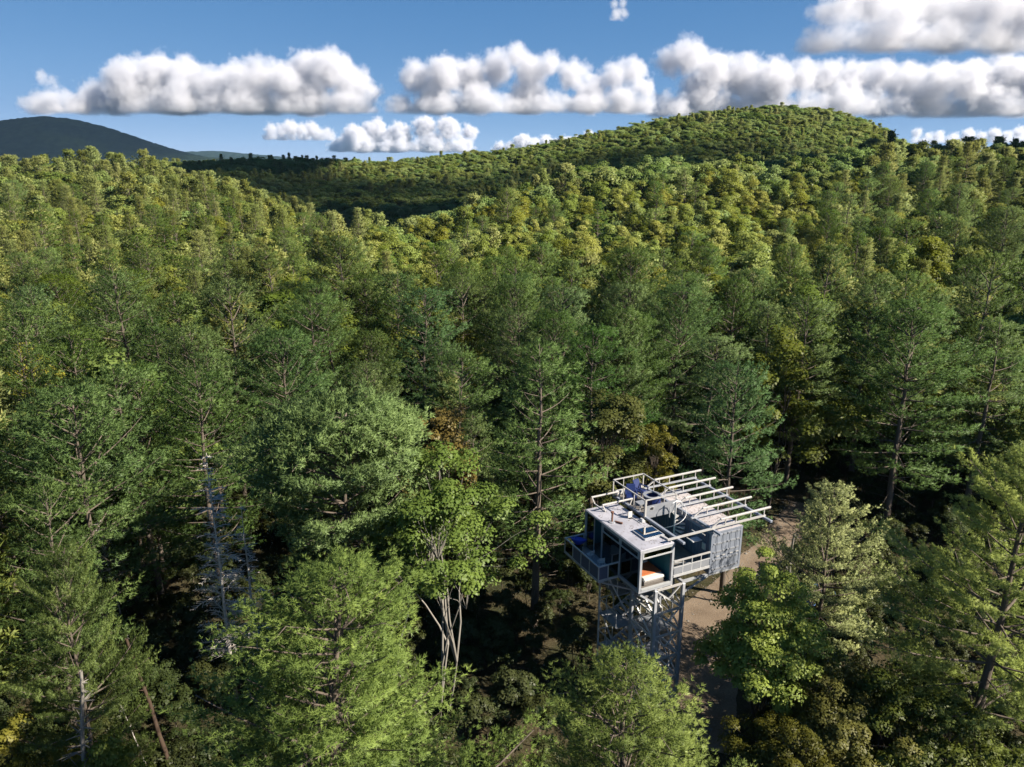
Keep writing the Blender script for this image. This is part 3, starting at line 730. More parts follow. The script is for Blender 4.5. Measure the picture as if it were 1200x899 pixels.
# which of them show: an item buffer painted from far to near
def visible(X, Y, Z, h, isp):
    Wb, Hb = 600, 450
    buf = np.full((Hb, Wb), -1, np.int32)
    px, pt, d = project(X, Y, Z + h); _, pb, _ = project(X, Y, Z + h * 0.2)
    rad = np.where(isp, 0.19, 0.30) * h * FPX / d
    for i in np.argsort(-Y):
        cx, t, b, r = px[i] / 2, pt[i] / 2, pb[i] / 2, rad[i] / 2
        y0, y1 = int(max(0, t)), int(min(Hb - 1, b))
        if y1 < 0 or y0 >= Hb or cx + r < 0 or cx - r > Wb: continue
        for y in range(y0, y1 + 1):
            q = (y - t) / max(b - t, 1e-3)
            ww = r * (min(1, 0.15 + 1.3 * q) if isp[i] else math.sqrt(max(0.05, 1 - (2 * q - 1) ** 2)))
            a, c = int(max(0, cx - ww)), int(min(Wb, cx + ww + 1))
            if c > a: buf[y, a:c] = i
    for kx, ky, kr in KEYXY: pass
    cnt = np.bincount(buf[buf >= 0], minlength=len(X))
    return cnt
CNT = visible(FX, FY, FZ, FH, FP)
order_p = [i for i in np.argsort(-CNT) if FP[i] and CNT[i] > 0][:285]
order_b = [i for i in np.argsort(-CNT) if not FP[i] and CNT[i] > 0][:285]
GIRTH = np.where((FY > 345) & ~FP, 1.32, 1.0)
single = np.zeros(len(FX), bool); single[order_p] = True; single[order_b] = True
print('TREES', len(FX), 'single', single.sum(), 'model tris', TREE_TRIS)

ORD = 'first second third fourth fifth sixth seventh eighth ninth tenth eleventh twelfth thirteenth fourteenth fifteenth sixteenth seventeenth eighteenth nineteenth twentieth'.split()
LAND = [(k[2], k[3], k[4], q) for k, q in zip(KEY, (
    'broad yellow green pine', 'feathery pine top', 'drooping pine', 'pale feathery tree', 'dark leafy tree', 'olive shrub', 'olive shrub', 'olive shrub', 'thin crowned pine', 'corner tree', 'low dark tree',
    'round topped pine', 'orange brown tree', 'slender many stemmed tree', 'tall tapering pine', 'large dark pine', 'broad pine behind the tower', 'spreading layered pine', 'rounded leafy tree', 'olive yellow tree', 'golden bush',
    'dark pine left of centre', 'dark spreading pine', 'dark layered pine at the edge', 'dark edge pine', 'sunlit tree at the edge', 'sunlit leafy tree', 'bright yellow leafy tree',
    'sunlit layered pine', 'sunlit pale pine', 'shaded pine', 'dark pine in the middle', 'dark pine at the right edge'))]
def region(px, py, Y):
    if Y < 105:
        cand = [(abs(px - l[0]) + 0.8 * abs(py - l[1]), l[3], l[0]) for l in LAND if l[3] not in ('olive shrub', 'corner tree', 'low dark tree', 'sunlit leafy tree')]
        _, nm, lx = min(cand); side = 'behind the' if abs(px - lx) < 28 else ('to the left of the' if px < lx else 'to the right of the')
        return f'{side} {nm}', 'trees of the shaded near wood'
    def band(a, b, names): return names[int(min(len(names) - 1, max(0, (py - a) / (b - a) * len(names))))]
    third = lambda a, b: ('left third', 'middle third', 'right third')[int(min(2, max(0, (px - a) / (b - a) * 3)))]
    if px < 300 and Y < 330: return f"on the {band(175, 330, ['crest', 'upper half', 'lower half', 'foot'])} of the left slope, {third(0, 300)}", 'trees on the left slope'
    if px < 540 and Y < 330: return f"in the {band(220, 330, ['upper half', 'middle', 'lower half'])} of the sunlit valley, {third(300, 540)}", 'trees in the sunlit valley'
    if px < 540: return f"on the {band(175, 260, ['crest', 'middle', 'foot'])} of the shaded far ridge, {third(0, 540)}", 'trees on the shaded far ridge'
    if Y < 335 and px < 960: return f"on the {band(185, 320, ['crest', 'upper part', 'middle', 'foot'])} of the near ridge, {third(540, 960)}", 'trees on the near ridge'
    if Y < 335: return f"on the {band(165, 320, ['crest', 'upper part', 'middle', 'foot'])} of the right slope, {third(960, 1200)}", 'trees on the right slope'
    return f"on the {band(120, 220, ['crest', 'upper part', 'lower part'])} of the big hill, {third(540, 1200)}", 'trees on the big hill'
def make_labels(ids):
    px, py, _ = project(FX[ids], FY[ids], FZ[ids] + FH[ids]); cells = {}
    for j, i in enumerate(ids):
        w_, g_ = region(float(px[j]), float(py[j]), float(FY[i])); cells.setdefault((bool(FP[i]), w_, g_), []).append((float(px[j]), int(i)))
    out = {}
    for (p, w_, g_), lst in cells.items():
        lst.sort(); kind = 'pine' if p else 'leafy tree'
        for q, (_, i) in enumerate(lst):
            size = ('tall ' if FH[i] > 20.5 else 'small ' if FH[i] < 17 else '') if p else ('tall ' if FH[i] > 17.2 else 'small ' if FH[i] < 14.5 else '')
            if len(lst) == 1: out[i] = (f'{size}green {kind} {w_}', g_)
            else: out[i] = (f'{ORD[q] if q < 20 else f"{q + 1}th"} {size}{kind} from left {w_}', g_)
    return out
pal = np.random.RandomState(99)
LAB = make_labels(np.array(order_p + order_b))
for i in order_p + order_b:
    i = int(i); px, py, d = (float(a[0]) for a in project(FX[i:i + 1], FY[i:i + 1], FZ[i:i + 1] + FH[i]))
    Y = FY[i]; lab, grp = LAB[i]
    if FP[i]:
        near = ['pine_a', 'pine_b', 'pine_c', 'pine_d']
        if Y < 105: key = near[pal.randint(4)]
        elif Y < 260: key = (near + ['pine_narrow', 'pine_narrow', 'pine_narrow', 'pine_narrow'])[pal.randint(8)] if px < 500 or px > 900 else near[pal.randint(4)]
        else: key = FAR_P[pal.randint(4)]
        nm, cat = 'pine_tree', 'pine tree'
        tint = None
        if Y > 105 and key[:4] == 'pine' and key != 'pine_narrow': tint = (1.15, 1.1, .9)
    else:
        key = ['broad_a', 'broad_b', 'broad_c'][pal.randint(3)] if Y < 260 else FAR_B[pal.randint(4)]
        nm, cat = 'broadleaf_tree', 'tree'
        tint = (.78, .85, .9) if Y < 105 else None
    build_tree(nm, key, FX[i], FY[i], FZ[i], FH[i], pal.uniform(0, 6.28), lab, cat, grp, tint, pal.uniform(0.92, 1.15) * float(GIRTH[i]))

# the rest: one wood, placed by geometry nodes from models joined trunk and crown
def forest(name, X, Y, Z, S, IDX, keys, coll_name, leafm=None, girth=1.0):
    col = bpy.data.collections.new(coll_name)
    for j, key in enumerate(keys):
        m = MODELS[key]
        me = join_mesh(f'wood_model_{j:02d}', m['wood'], m['wm'], m['v'], m['t'], leafm or m['lm'], m['n'])
        col.objects.link(bpy.data.objects.new(f'wood_model_{j:02d}', me))
    r = np.random.RandomState(5); n = len(X)
    me = bpy.data.meshes.new(name); me.vertices.add(n)
    me.vertices.foreach_set('co', np.stack([X, Y, Z], 1).astype(np.float32).ravel())
    for nm, ty, val in (('pick', 'INT', IDX.astype(np.int32)), ('turn', 'FLOAT', r.uniform(0, 6.28, n).astype(np.float32)), ('size', 'FLOAT', S.astype(np.float32)), ('girth', 'FLOAT', (S * r.uniform(.9, 1.2, n) * girth).astype(np.float32))):
        a = me.attributes.new(nm, ty, 'POINT'); a.data.foreach_set('value', val)
    o = mesh_obj(name, me)
    ng = bpy.data.node_groups.new(name, 'GeometryNodeTree')
    ng.interface.new_socket('Geometry', in_out='INPUT', socket_type='NodeSocketGeometry'); ng.interface.new_socket('Geometry', in_out='OUTPUT', socket_type='NodeSocketGeometry')
    N = ng.nodes; L = ng.links
    gi = N.new('NodeGroupInput'); go = N.new('NodeGroupOutput'); ip = N.new('GeometryNodeInstanceOnPoints'); ci = N.new('GeometryNodeCollectionInfo')
    ci.inputs['Collection'].default_value = col; ci.inputs['Separate Children'].default_value = True; ci.inputs['Reset Children'].default_value = True
    def att(nm, ty):
        q = N.new('GeometryNodeInputNamedAttribute'); q.data_type = ty; q.inputs['Name'].default_value = nm; return q.outputs[0]
    rot = N.new('ShaderNodeCombineXYZ'); L.new(att('turn', 'FLOAT'), rot.inputs[2])
    sc = N.new('ShaderNodeCombineXYZ'); g = att('girth', 'FLOAT'); L.new(g, sc.inputs[0]); L.new(g, sc.inputs[1]); L.new(att('size', 'FLOAT'), sc.inputs[2])
    er = N.new('FunctionNodeEulerToRotation'); L.new(rot.outputs[0], er.inputs[0])
    L.new(gi.outputs[0], ip.inputs['Points']); L.new(ci.outputs[0], ip.inputs['Instance']); ip.inputs['Pick Instance'].default_value = True
    L.new(att('pick', 'INT'), ip.inputs['Instance Index']); L.new(er.outputs[0], ip.inputs['Rotation']); L.new(sc.outputs[0], ip.inputs['Scale'])
    L.new(ip.outputs[0], go.inputs[0])
    md = o.modifiers.new('scatter', 'NODES'); md.node_group = ng
    return o
rest = ~single
keys = FAR_P + FAR_B
idx = np.where(FP, pal.randint(0, 4, len(FX)), 4 + pal.randint(0, 4, len(FX)))
Hm = np.array([MODELS[k]['H'] for k in keys])
o = forest('forest', FX[rest], FY[rest], FZ[rest], (FH / Hm[idx])[rest], idx[rest], keys, 'forest models', None, GIRTH[rest])
tag(o, 'mixed green forest of pines and leafy trees covering the hills', 'forest', kind='stuff')

# low growth on the shaded ground
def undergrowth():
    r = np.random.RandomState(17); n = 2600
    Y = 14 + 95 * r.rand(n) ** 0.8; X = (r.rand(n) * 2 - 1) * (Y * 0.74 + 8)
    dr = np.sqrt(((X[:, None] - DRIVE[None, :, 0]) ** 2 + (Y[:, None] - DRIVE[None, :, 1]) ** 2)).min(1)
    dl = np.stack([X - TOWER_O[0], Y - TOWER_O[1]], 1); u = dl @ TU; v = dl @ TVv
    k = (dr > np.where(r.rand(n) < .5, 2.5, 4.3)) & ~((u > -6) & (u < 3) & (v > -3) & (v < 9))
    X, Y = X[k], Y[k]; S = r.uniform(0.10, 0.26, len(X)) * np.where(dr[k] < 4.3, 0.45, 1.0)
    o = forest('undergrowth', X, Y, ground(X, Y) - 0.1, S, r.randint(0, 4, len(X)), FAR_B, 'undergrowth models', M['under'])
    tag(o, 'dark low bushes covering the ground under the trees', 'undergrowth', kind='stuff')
undergrowth()

def drive_litter():
    r = np.random.RandomState(23); n = 2600
    j = r.randint(0, len(DRIVE), n); d = np.gradient(DRIVE[:, :2], axis=0); d = unit(d); nr = np.stack([d[:, 1], -d[:, 0]], 1)
    off = r.uniform(-1.08, 1.08, n); p = DRIVE[j, :2] + nr[j] * (DRIVE[j, 2] * off)[:, None] + r.randn(n, 2) * .2
    s = r.uniform(.02, .075, n) * (1 + (r.rand(n) < .03) * 2)
    base = np.array([[1, 0, 0], [-.5, .87, 0], [-.5, -.87, 0], [0, 0, .8]]); a = r.uniform(0, 6.28, n)
    ca, sa = np.cos(a), np.sin(a)
    v = np.stack([base[None, :, 0] * ca[:, None] - base[None, :, 1] * sa[:, None], base[None, :, 0] * sa[:, None] + base[None, :, 1] * ca[:, None], np.repeat(base[None, :, 2], n, 0)], -1) * s[:, None, None]
    v[:, :, :2] += p[:, None]; v[:, :, 2] += (ground(p[:, 0], p[:, 1]) + .02)[:, None]
    f = (np.arange(n)[:, None, None] * 4 + np.array([[0, 1, 3], [1, 2, 3], [2, 0, 3]])[None]).reshape(-1, 3)
    o = mesh_obj('gravel', np_mesh('gravel', v.reshape(-1, 3), f, [M['stone']])); tag(o, 'loose grey stones on the dirt driveway', 'gravel', kind='stuff')
drive_litter()

# ---------------------------------------------------------------- the container lookout tower
class MB:
    """collects boxes, bars and sheets in the tower's own frame (u towards the camera side, v to the right, z up) and links them as ONE mesh"""
    def __init__(s): s.bm = bmesh.new()
    @staticmethod
    def p(u, v, z): return Vector((v, -u, z))
    def hexa(s, c):
        vs = [s.bm.verts.new(q) for q in c]
        for f in ((0, 1, 2, 3), (7, 6, 5, 4), (0, 4, 5, 1), (1, 5, 6, 2), (2, 6, 7, 3), (3, 7, 4, 0)):
            s.bm.faces.new([vs[i] for i in f])
    def box(s, u0, u1, v0, v1, z0, z1):
        P = s.p
        s.hexa([P(u0, v0, z0), P(u0, v1, z0), P(u1, v1, z0), P(u1, v0, z0), P(u0, v0, z1), P(u0, v1, z1), P(u1, v1, z1), P(u1, v0, z1)]); return s
    def bar(s, a, b, w, h=None):
        """square bar between two (u, v, z) points"""
        h = w if h is None else h
        A, B = s.p(*a), s.p(*b); t = (B - A).normalized()
        ref = Vector((0, 0, 1)) if abs(t.z) < 0.95 else Vector((1, 0, 0))
        x = t.cross(ref).normalized() * w / 2; y = x.normalized().cross(t) * h / 2
        s.hexa([A - x - y, A + x - y, A + x + y, A - x + y, B - x - y, B + x - y, B + x + y, B - x + y]); return s
    def tube(s, pts, r, sides=8):
        P = np.array([s.p(*q) for q in pts]); v, f = tube(P, np.full(len(P), r), sides)
        vs = [s.bm.verts.new(q) for q in v]
        for q in f: s.bm.faces.new([vs[i] for i in q])
        for k in (0, len(P) - 1):
            ring = vs[k * sides:(k + 1) * sides]; s.bm.faces.new(ring)
        return s
    def build(s, name, mat, parent, bevel=0.0, smooth=False):
        bmesh.ops.recalc_face_normals(s.bm, faces=s.bm.faces)
        if bevel: bmesh.ops.bevel(s.bm, geom=s.bm.edges[:], offset=bevel, segments=1, affect='EDGES')
        me = bpy.data.meshes.new(name); s.bm.to_mesh(me); s.bm.free(); me.materials.append(mat)
        if smooth:
            for q in me.polygons: q.use_smooth = True
        return mesh_obj(name, me, parent)
ZF = TOWER_O[2]; H2 = 2.78; L2 = 6.16; W2 = 2.44; G0 = 5.19; G1 = 7.63
TW = empty('lookout_tower', (TOWER_O[0], TOWER_O[1], ZF), TOWER_YAW)
tag(TW, 'grey lookout tower of shipping containers standing on a steel lattice among the pines', 'tower')

# lattice
LU = (-2.35, -0.02); LV = (1.25, 3.28); BAY = 1.63; Z0 = -0.12
for lu in LU:
    for lv in LV:
        MB().bar((lu, lv, -ZF - 0.3), (lu, lv, Z0), 0.20).build('leg', M['dark_steel'], TW, 0.01)
nb = 6
for k in range(nb + 1):
    z = Z0 - 0.02 - k * BAY
    if z < -ZF: break
    for lu in LU:
        MB().bar((lu, LV[0] + .1, z), (lu, LV[1] - .1, z), 0.11).build('crossbar', M['light_steel'], TW)
    for lv in LV:
        MB().bar((LU[0] + .1, lv, z), (LU[1] - .1, lv, z), 0.11).build('crossbar', M['steel'], TW)
    z1 = max(z - BAY, -ZF)
    if z1 >= z - 0.3: continue
    for lu in LU:
        mid = (LV[0] + LV[1]) / 2
        off = 0.045 if lu == LU[1] else -0.045
        MB().bar((lu + off, LV[0] + .1, z - .06), (lu + off, LV[1] - .1, z1 + .06), 0.085).build('brace', M['steel'], TW)
        MB().bar((lu - off, LV[1] - .1, z - .06), (lu - off, mid, (z + z1) / 2), 0.07).build('brace', M['steel'], TW)
    for lv in LV:
        off = -0.045 if lv == LV[0] else 0.045
        MB().bar((LU[0] + .1, lv + off, z - .06), (LU[1] - .1, lv + off, z1 + .06), 0.085).build('brace', M['steel' if lv == LV[0] else 'light_steel'], TW)
    # steep bright ties across the inside
    MB().bar((LU[0] + .12, LV[0] + 0.75, z - 0.05), (LU[1] - .14, LV[0] + 0.60, z1 + 0.25), 0.075).build('brace', M['light_steel'], TW)
MB().tube([(-0.95, 2.25, -ZF), (-0.95, 2.25, Z0)], 0.17, 10).build('service_pipe', M['dark_steel'], TW)
MB().tube([(-1.35, 2.55, -ZF), (-1.35, 2.55, Z0)], 0.07, 8).build('drain_pipe', M['rust'], TW)
# brackets that carry the overhanging containers
for (a, b) in (((-0.02, 3.34, -0.75), (-0.02, 5.12, -0.10)), ((-2.35, 3.34, -0.75), (-2.35, 5.12, -0.10)), ((-0.02, 1.19, -0.95), (-0.02, 0.12, -0.10)),
               ((-2.35, 1.19, -1.3), (-2.35, -1.2, -0.14)), ((-2.41, 1.25, -1.6), (-5.6, 1.25, -0.14)), ((-2.41, 3.28, -1.6), (-5.6, 3.28, -0.14))):
    MB().bar(a, b, 0.10).build('bracket', M['dark_steel'], TW)
for lv in (1.25, 3.28):
    MB().box(-6.1, 0.0, lv - 0.09, lv + 0.09, -0.118, -0.004).build('floor_beam', M['dark_steel'], TW)
for lu in (-5.9, -4.1, -2.35, -0.1):
    MB().box(lu - 0.08, lu + 0.08, 3.38, 7.60, -0.14, -0.004).build('floor_beam', M['dark_steel'], TW)

# ---- front container: a glazed cabin
FC = MB().box(-L2, 0, 0, W2, 0, 0.16).build('front_container', M['dark_steel'], TW)
for (cu, cv) in ((-L2 + .08, .08), (-L2 + .08, W2 - .08), (-.08, .08), (-.08, W2 - .08)):
    MB().box(cu - .085, cu + .085, cv - .085, cv + .085, 0.16, H2 - 0.12).build('corner_post', M['dark_steel'], FC, 0.012)
MB().box(-L2 - .012, 0.012, -.012, W2 + .012, H2 - 0.118, H2 - 0.03).build('roof_rim', M['dark_steel'], FC)
MB().box(-L2 + .03, -.03, .03, W2 - .03, H2 - 0.029, H2 + 0.004).build('roof_panel', M['roof'], FC, 0.01)
MB().box(-L2 + .05, -.05, .05, W2 - .05, 0.161, 0.19).build('floor', M['floorwood'], FC)
MB().box(-L2 + .17, -.17, W2 - .12, W2 - .04, 0.19, H2 - .12).build('back_wall', M['teal'], FC)
MB().box(-L2 + .04, -L2 + .10, .17, W2 - .17, 0.19, H2 - .12).build('end_wall', M['teal'], FC)
# windows of the long side: two clerestory strips, big panes below, mullions
for (u0, u1) in ((-4.02, -2.12), (-2.04, -0.17)):
    f = MB().box(u0, u1, -.02, .07, 2.17, 2.24).box(u0, u1, -.02, .07, 2.57, 2.66).box(u0, u0 + .07, -.018, .068, 2.24, 2.57).box(u1 - .07, u1, -.018, .068, 2.24, 2.57).build('window_frame', M['white_frame'], FC)
    MB().box(u0 + .07, u1 - .07, .02, .03, 2.24, 2.57).build('pane', M['glass'], FC)
MB().box(-4.16, -4.03, -.02, .10, 0.16, H2 - .12).build('mullion', M['dark_steel'], FC)
MB().box(-2.12, -2.04, -.015, .07, 0.16, 2.66).build('mullion', M['white_frame'], FC)
MB().box(-2.03, -.17, -.015, .07, 0.16, 0.25).build('window_sill', M['blue_grey'], FC)
MB().box(-2.03, -.17, .02, .03, 0.25, 2.165).build('pane', M['glass'], FC)
MB().box(-4.02, -3.1, .02, .03, 0.2, 2.165).build('pane', M['glass'], FC)
MB().box(-5.98, -5.1, .05, .06, 0.2, 2.60).build('pane', M['glass'], FC)
MB().box(-5.10, -5.04, .03, .08, 0.19, 2.64).build('mullion', M['dark_steel'], FC)
# near end: clerestory strip over a wide opening
MB().box(-.07, .02, .17, W2 - .17, 2.19, 2.26).box(-.07, .02, .17, W2 - .17, 2.58, 2.66).box(-.068, .018, .17, .25, 2.26, 2.58).box(-.068, .018, W2 - .25, W2 - .17, 2.26, 2.58).build('window_frame', M['white_frame'], FC)
MB().box(-.03, -.02, .25, W2 - .25, 2.26, 2.58).build('pane', M['glass'], FC)
MB().box(-.08, .03, .17, W2 - .17, 0.165, 0.27).build('window_sill', M['white_frame'], FC)
# on the roof
s = MB().box(-2.27, -0.94, .95, 2.38, H2 + .004, H2 + .10).build('skylight', M['dark_steel'], FC)
MB().box(-2.20, -1.01, 1.02, 2.31, H2 + .101, H2 + .125).build('pane', M['sky_glass'], FC)
c = MB().tube([(-3.85, .55, H2), (-3.85, .55, H2 + .62)], .06, 10).tube([(-3.85, .55, H2 + .62), (-3.85, .55, H2 + .72)], .10, 10).build('chimney', M['rust'], FC, smooth=False)
MB().tube([(-3.85, .55, H2 + .004), (-3.85, .55, H2 + .06)], .22, 12).build('flashing', M['dark_steel'], FC)
MB().bar((-3.75, .72, H2 + .06), (-3.30, .95, H2 + .08), 0.09).build('cable_duct', M['rust'], FC)
v_ = MB().box(-3.86, -3.80, 1.72, 2.02, H2 + .06, H2 + .46).build('vent', M['cream'], FC)
MB().box(-3.95, -3.70, 1.80, 1.94, H2 + .004, H2 + .06).build('vent_foot', M['dark'], FC)
MB().box(-3.35, -2.95, 2.20, 2.42, H2 + .004, H2 + .10).box(-3.28, -3.02, 2.25, 2.37, H2 + .10, H2 + .17).build('roof_hatch', M['steel'], FC)
MB().bar((-4.0, 2.0, H2 + .03), (-2.9, 2.05, H2 + .03), .04).build('cable_duct', M['steel'], FC)
MB().bar((-1.0, 2.1, H2 + .06), (-.15, 2.28, H2 + .06), .09).build('cable_duct', M['light_steel'], FC)

# ---- rear container with its cargo doors
RC = MB().box(-L2, 0, G0, G1, 0, 0.16).build('rear_container', M['blue_grey'], TW)
for (cu, cv) in ((-L2 + .08, G0 + .08), (-L2 + .08, G1 - .08), (-.08, G0 + .08), (-.08, G1 - .08)):
    MB().box(cu - .085, cu + .085, cv - .085, cv + .085, 0.16, H2 - .12).build('corner_post', M['blue_grey'], RC, 0.012)
MB().box(-L2 - .012, .012, G0 - .012, G1 + .012, H2 - .118, H2 - .03).build('roof_rim', M['blue_grey'], RC)
nr = 22
for i in range(nr):                                        # the pressed ribs of the roof
    a = -L2 + .04 + i * (L2 - .08) / nr; b = a + (L2 - .08) / nr
    MB().box(a + .006, b - .006, G0 + .04, G1 - .04, H2 - .029, H2 + (.010 if i % 2 else -.012)).build('roof_panel', M['roof_pink'], RC)
def corrugated(name, v, u0, u1, z0, z1, mat, parent, flip=1, pitch=0.28):
    m = MB(); n = int((u1 - u0) / pitch); pts = []
    for i in range(n):
        a = u0 + i * (u1 - u0) / n; p = (u1 - u0) / n
        pts += [(a, 0), (a + p * .28, 0), (a + p * .5, .036), (a + p * .78, .036)]
    pts.append((u1, 0))
    fr = [[m.bm.verts.new(m.p(u, v + flip * d, z)) for u, d in pts] for z in (z0, z1)]
    bk = [[m.bm.verts.new(m.p(u, v + flip * (d + .02), z)) for u, d in pts] for z in (z0, z1)]
    for i in range(len(pts) - 1):
        m.bm.faces.new([fr[0][i], fr[0][i + 1], fr[1][i + 1], fr[1][i]]); m.bm.faces.new([bk[0][i + 1], bk[0][i], bk[1][i], bk[1][i + 1]])
        m.bm.faces.new([fr[1][i], fr[1][i + 1], bk[1][i + 1], bk[1][i]]); m.bm.faces.new([fr[0][i + 1], fr[0][i], bk[0][i], bk[0][i + 1]])
    return m.build(name, mat, parent)
corrugated('side_wall', G0 + .03, -L2 + .17, -.17, .16, H2 - .12, M['navy'], RC)
corrugated('side_wall', G1 - .03, -L2 + .17, -.17, .16, H2 - .12, M['blue_grey'], RC, -1)
MB().box(-L2 + .02, -L2 + .07, G0 + .17, G1 - .17, .16, H2 - .12).build('end_wall', M['blue_grey'], RC)
for k in range(2):
    v0 = G0 + .17 + k * 1.055; v1 = v0 + 1.04
    d = MB().box(-.06, -.015, v0, v1, .165, H2 - .125).build('door', M['blue_grey'], RC)
    for z in (0.24, 0.86, 1.40, 1.96, 2.52):
        MB().box(-.015, .030, v0 + .05, v1 - .05, z - .045, z + .045).build('door_rib', M['mesh'], RC)
    for q in (0.27, 0.74):
        MB().tube([(.045, v0 + q, .2), (.045, v0 + q, H2 - .17)], .016, 6).build('lock_rod', M['blue_grey'], RC)
    for q in (0.27, 0.74):
        MB().box(.062, .09, v0 + q - .02, v0 + q + .2, 1.12, 1.17).build('door_handle', M['light_steel'], RC)
    for z in (.3, .95, 1.8, 2.45):
        MB().box(-.02, .02, (v0 - .05) if k == 0 else (v1 - .03), (v0 + .03) if k == 0 else (v1 + .05), z, z + .12).build('hinge', M['blue_grey'], RC)
MB().box(-.75, -.45, G0 - .06, G0 + .018, 1.42, 1.85).build('meter_box', M['white_frame'], RC, 0.01)

def roof_litter(parent, v0, v1, z, n, seed):
    r = np.random.RandomState(seed); u = r.uniform(-L2 + .1, -.1, n); v = v0 + (v1 - v0) * r.rand(n) ** .7; a = r.uniform(0, 6.28, n); s = r.uniform(.02, .05, n)
    q = []
    for k in range(3):
        b = a + k * 2.1; q.append(np.stack([v + np.cos(b) * s, -(u + np.sin(b) * s), np.full(n, z) + .004 + r.rand(n) * .012], 1))
    me = np_mesh('leaf_litter', np.stack(q, 1).reshape(-1, 3), np.arange(n * 3).reshape(-1, 3), [M['litter']])
    o = mesh_obj('leaf_litter', me, parent); o['kind'] = 'stuff'
roof_litter(FC, .08, W2 - .08, H2 + .006, 240, 1); roof_litter(RC, G0 + .06, G1 - .06, H2 + .012, 420, 2)

# ---- courtyard between the containers
CD = MB().box(-3.3, -.02, W2 + .02, G0 - .02, 0.50, 0.60).build('courtyard_deck', M['floorwood'], TW)
MB().box(-.02, .04, W2 + .02, G0 - .02, 0.46, 0.62).build('edge_beam', M['steel'], CD)
MB().box(-.01, .02, W2 + .05, G0 - .05, 0.66, 1.06).build('guard_panel', M['mesh'], CD)
MB().bar((0, W2 + .02, 1.52), (0, G0 - .02, 1.52), .085).build('handrail', M['light_steel'], CD)
MB().bar((0, W2 + .02, 1.10), (0, G0 - .02, 1.10), .05).build('handrail', M['steel'], CD)
for lv in (W2 + .7, W2 + 1.37, W2 + 2.05):
    MB().bar((0, lv, .62), (0, lv, 1.49), .045).build('rail_post', M['steel'], CD)
MB().bar((-.25, G0 - .15, .64), (-1.6, W2 + .1, .64), .06).build('edge_beam', M['steel'], CD)
for (lu, lv, n) in ((-.55, 4.3, 1), (-.15, 4.55, 1), (.1, 3.4, 1)):
    MB().bar((lu - .25, lv, H2 + .04), (lu + .25, lv + .02, H2 + .04), .05).build('cable_duct', M['light_steel'], CD)
MB().box(-1.1, -.6, 4.3, 5.0, 2.05, 2.10).build('shelf', M['steel'], CD)
# spiral stair
SS = MB().tube([(-2.75, 4.55, .6), (-2.75, 4.55, H2 + 1.15)], .06, 10).build('spiral_stair', M['steel'], TW)
for i in range(12):
    a = R(i * 27 + 200); b = a + R(30); z = .8 + i * .185; c0 = (-2.75, 4.55)
    m = MB(); P = m.p; r = .66
    q = [(c0[0], c0[1] - .0), (c0[0] + r * math.cos(a), c0[1] + r * math.sin(a)), (c0[0] + r * math.cos((a + b) / 2), c0[1] + r * math.sin((a + b) / 2)), (c0[0] + r * math.cos(b), c0[1] + r * math.sin(b))]
    m.hexa([P(*q[j], z) for j in range(4)] + [P(*q[j], z + .045) for j in range(4)]); m.build('tread', M['light_steel'], SS)
hp = [(-2.75 + .68 * math.cos(R(a)), 4.55 + .68 * math.sin(R(a)), .8 + (a - 200) / 27 * .185 + .9) for a in range(200, 530, 15)]
MB().tube(hp, .025, 6).build('handrail', M['steel'], SS)
lp = [(-2.7, 4.05 + .0, H2 + .1), (-2.7, 4.08, H2 + .75), (-2.7, 4.25, H2 + 1.02), (-2.7, 4.55, H2 + 1.12), (-2.7, 4.85, H2 + 1.02), (-2.7, 5.02, H2 + .75), (-2.7, 5.05, H2 + .1)]
MB().tube(lp, .03, 6).build('handrail', M['steel'], SS)

# ---- upper deck over the far half of the gap
UD = MB().box(-6.9, -3.32, 2.58, 5.02, H2 + .02, H2 + .10).build('upper_deck', M['floorwood'], TW)
MB().box(-3.33, -3.27, 2.72, 4.98, H2 + .02, H2 + .86).build('guard_panel', M['mesh'], UD)
MB().box(-3.262, -3.25, 2.98, 3.22, H2 + .56, H2 + .74).build('notice_plate', M['dark'], UD)
MB().box(-3.268, -3.262, 2.93, 3.27, H2 + .52, H2 + .78).build('plate_frame', M['white_frame'], UD)
zr = H2 + 1.28
for (a, b) in (((-6.9, 2.6, zr), (-6.9, 5.0, zr)), ((-6.9, 2.6, zr), (-3.3, 2.6, zr)), ((-3.3, 2.6, zr), (-3.3, 5.0, zr)), ((-6.9, 5.0, zr), (-3.3, 5.0, zr))):
    MB().bar(a, b, .07).build('handrail', M['light_steel'], UD)
for (lu, lv, w_) in ((-6.9, 2.6, .07), (-6.9, 3.4, .045), (-6.9, 4.2, .045), (-6.9, 5.0, .07), (-5.7, 2.6, .045), (-4.5, 2.6, .045), (-3.3, 2.63, .12), (-3.3, 5.0, .07), (-5.7, 5.0, .045), (-4.5, 5.0, .045)):
    MB().bar((lu, lv, H2 + .10), (lu, lv, zr - .035), w_).build('rail_post', M['light_steel'], UD)
MB().box(-6.9, -6.88, 2.7, 4.95, H2 + .15, H2 + .5).build('guard_panel', M['steel'], UD)

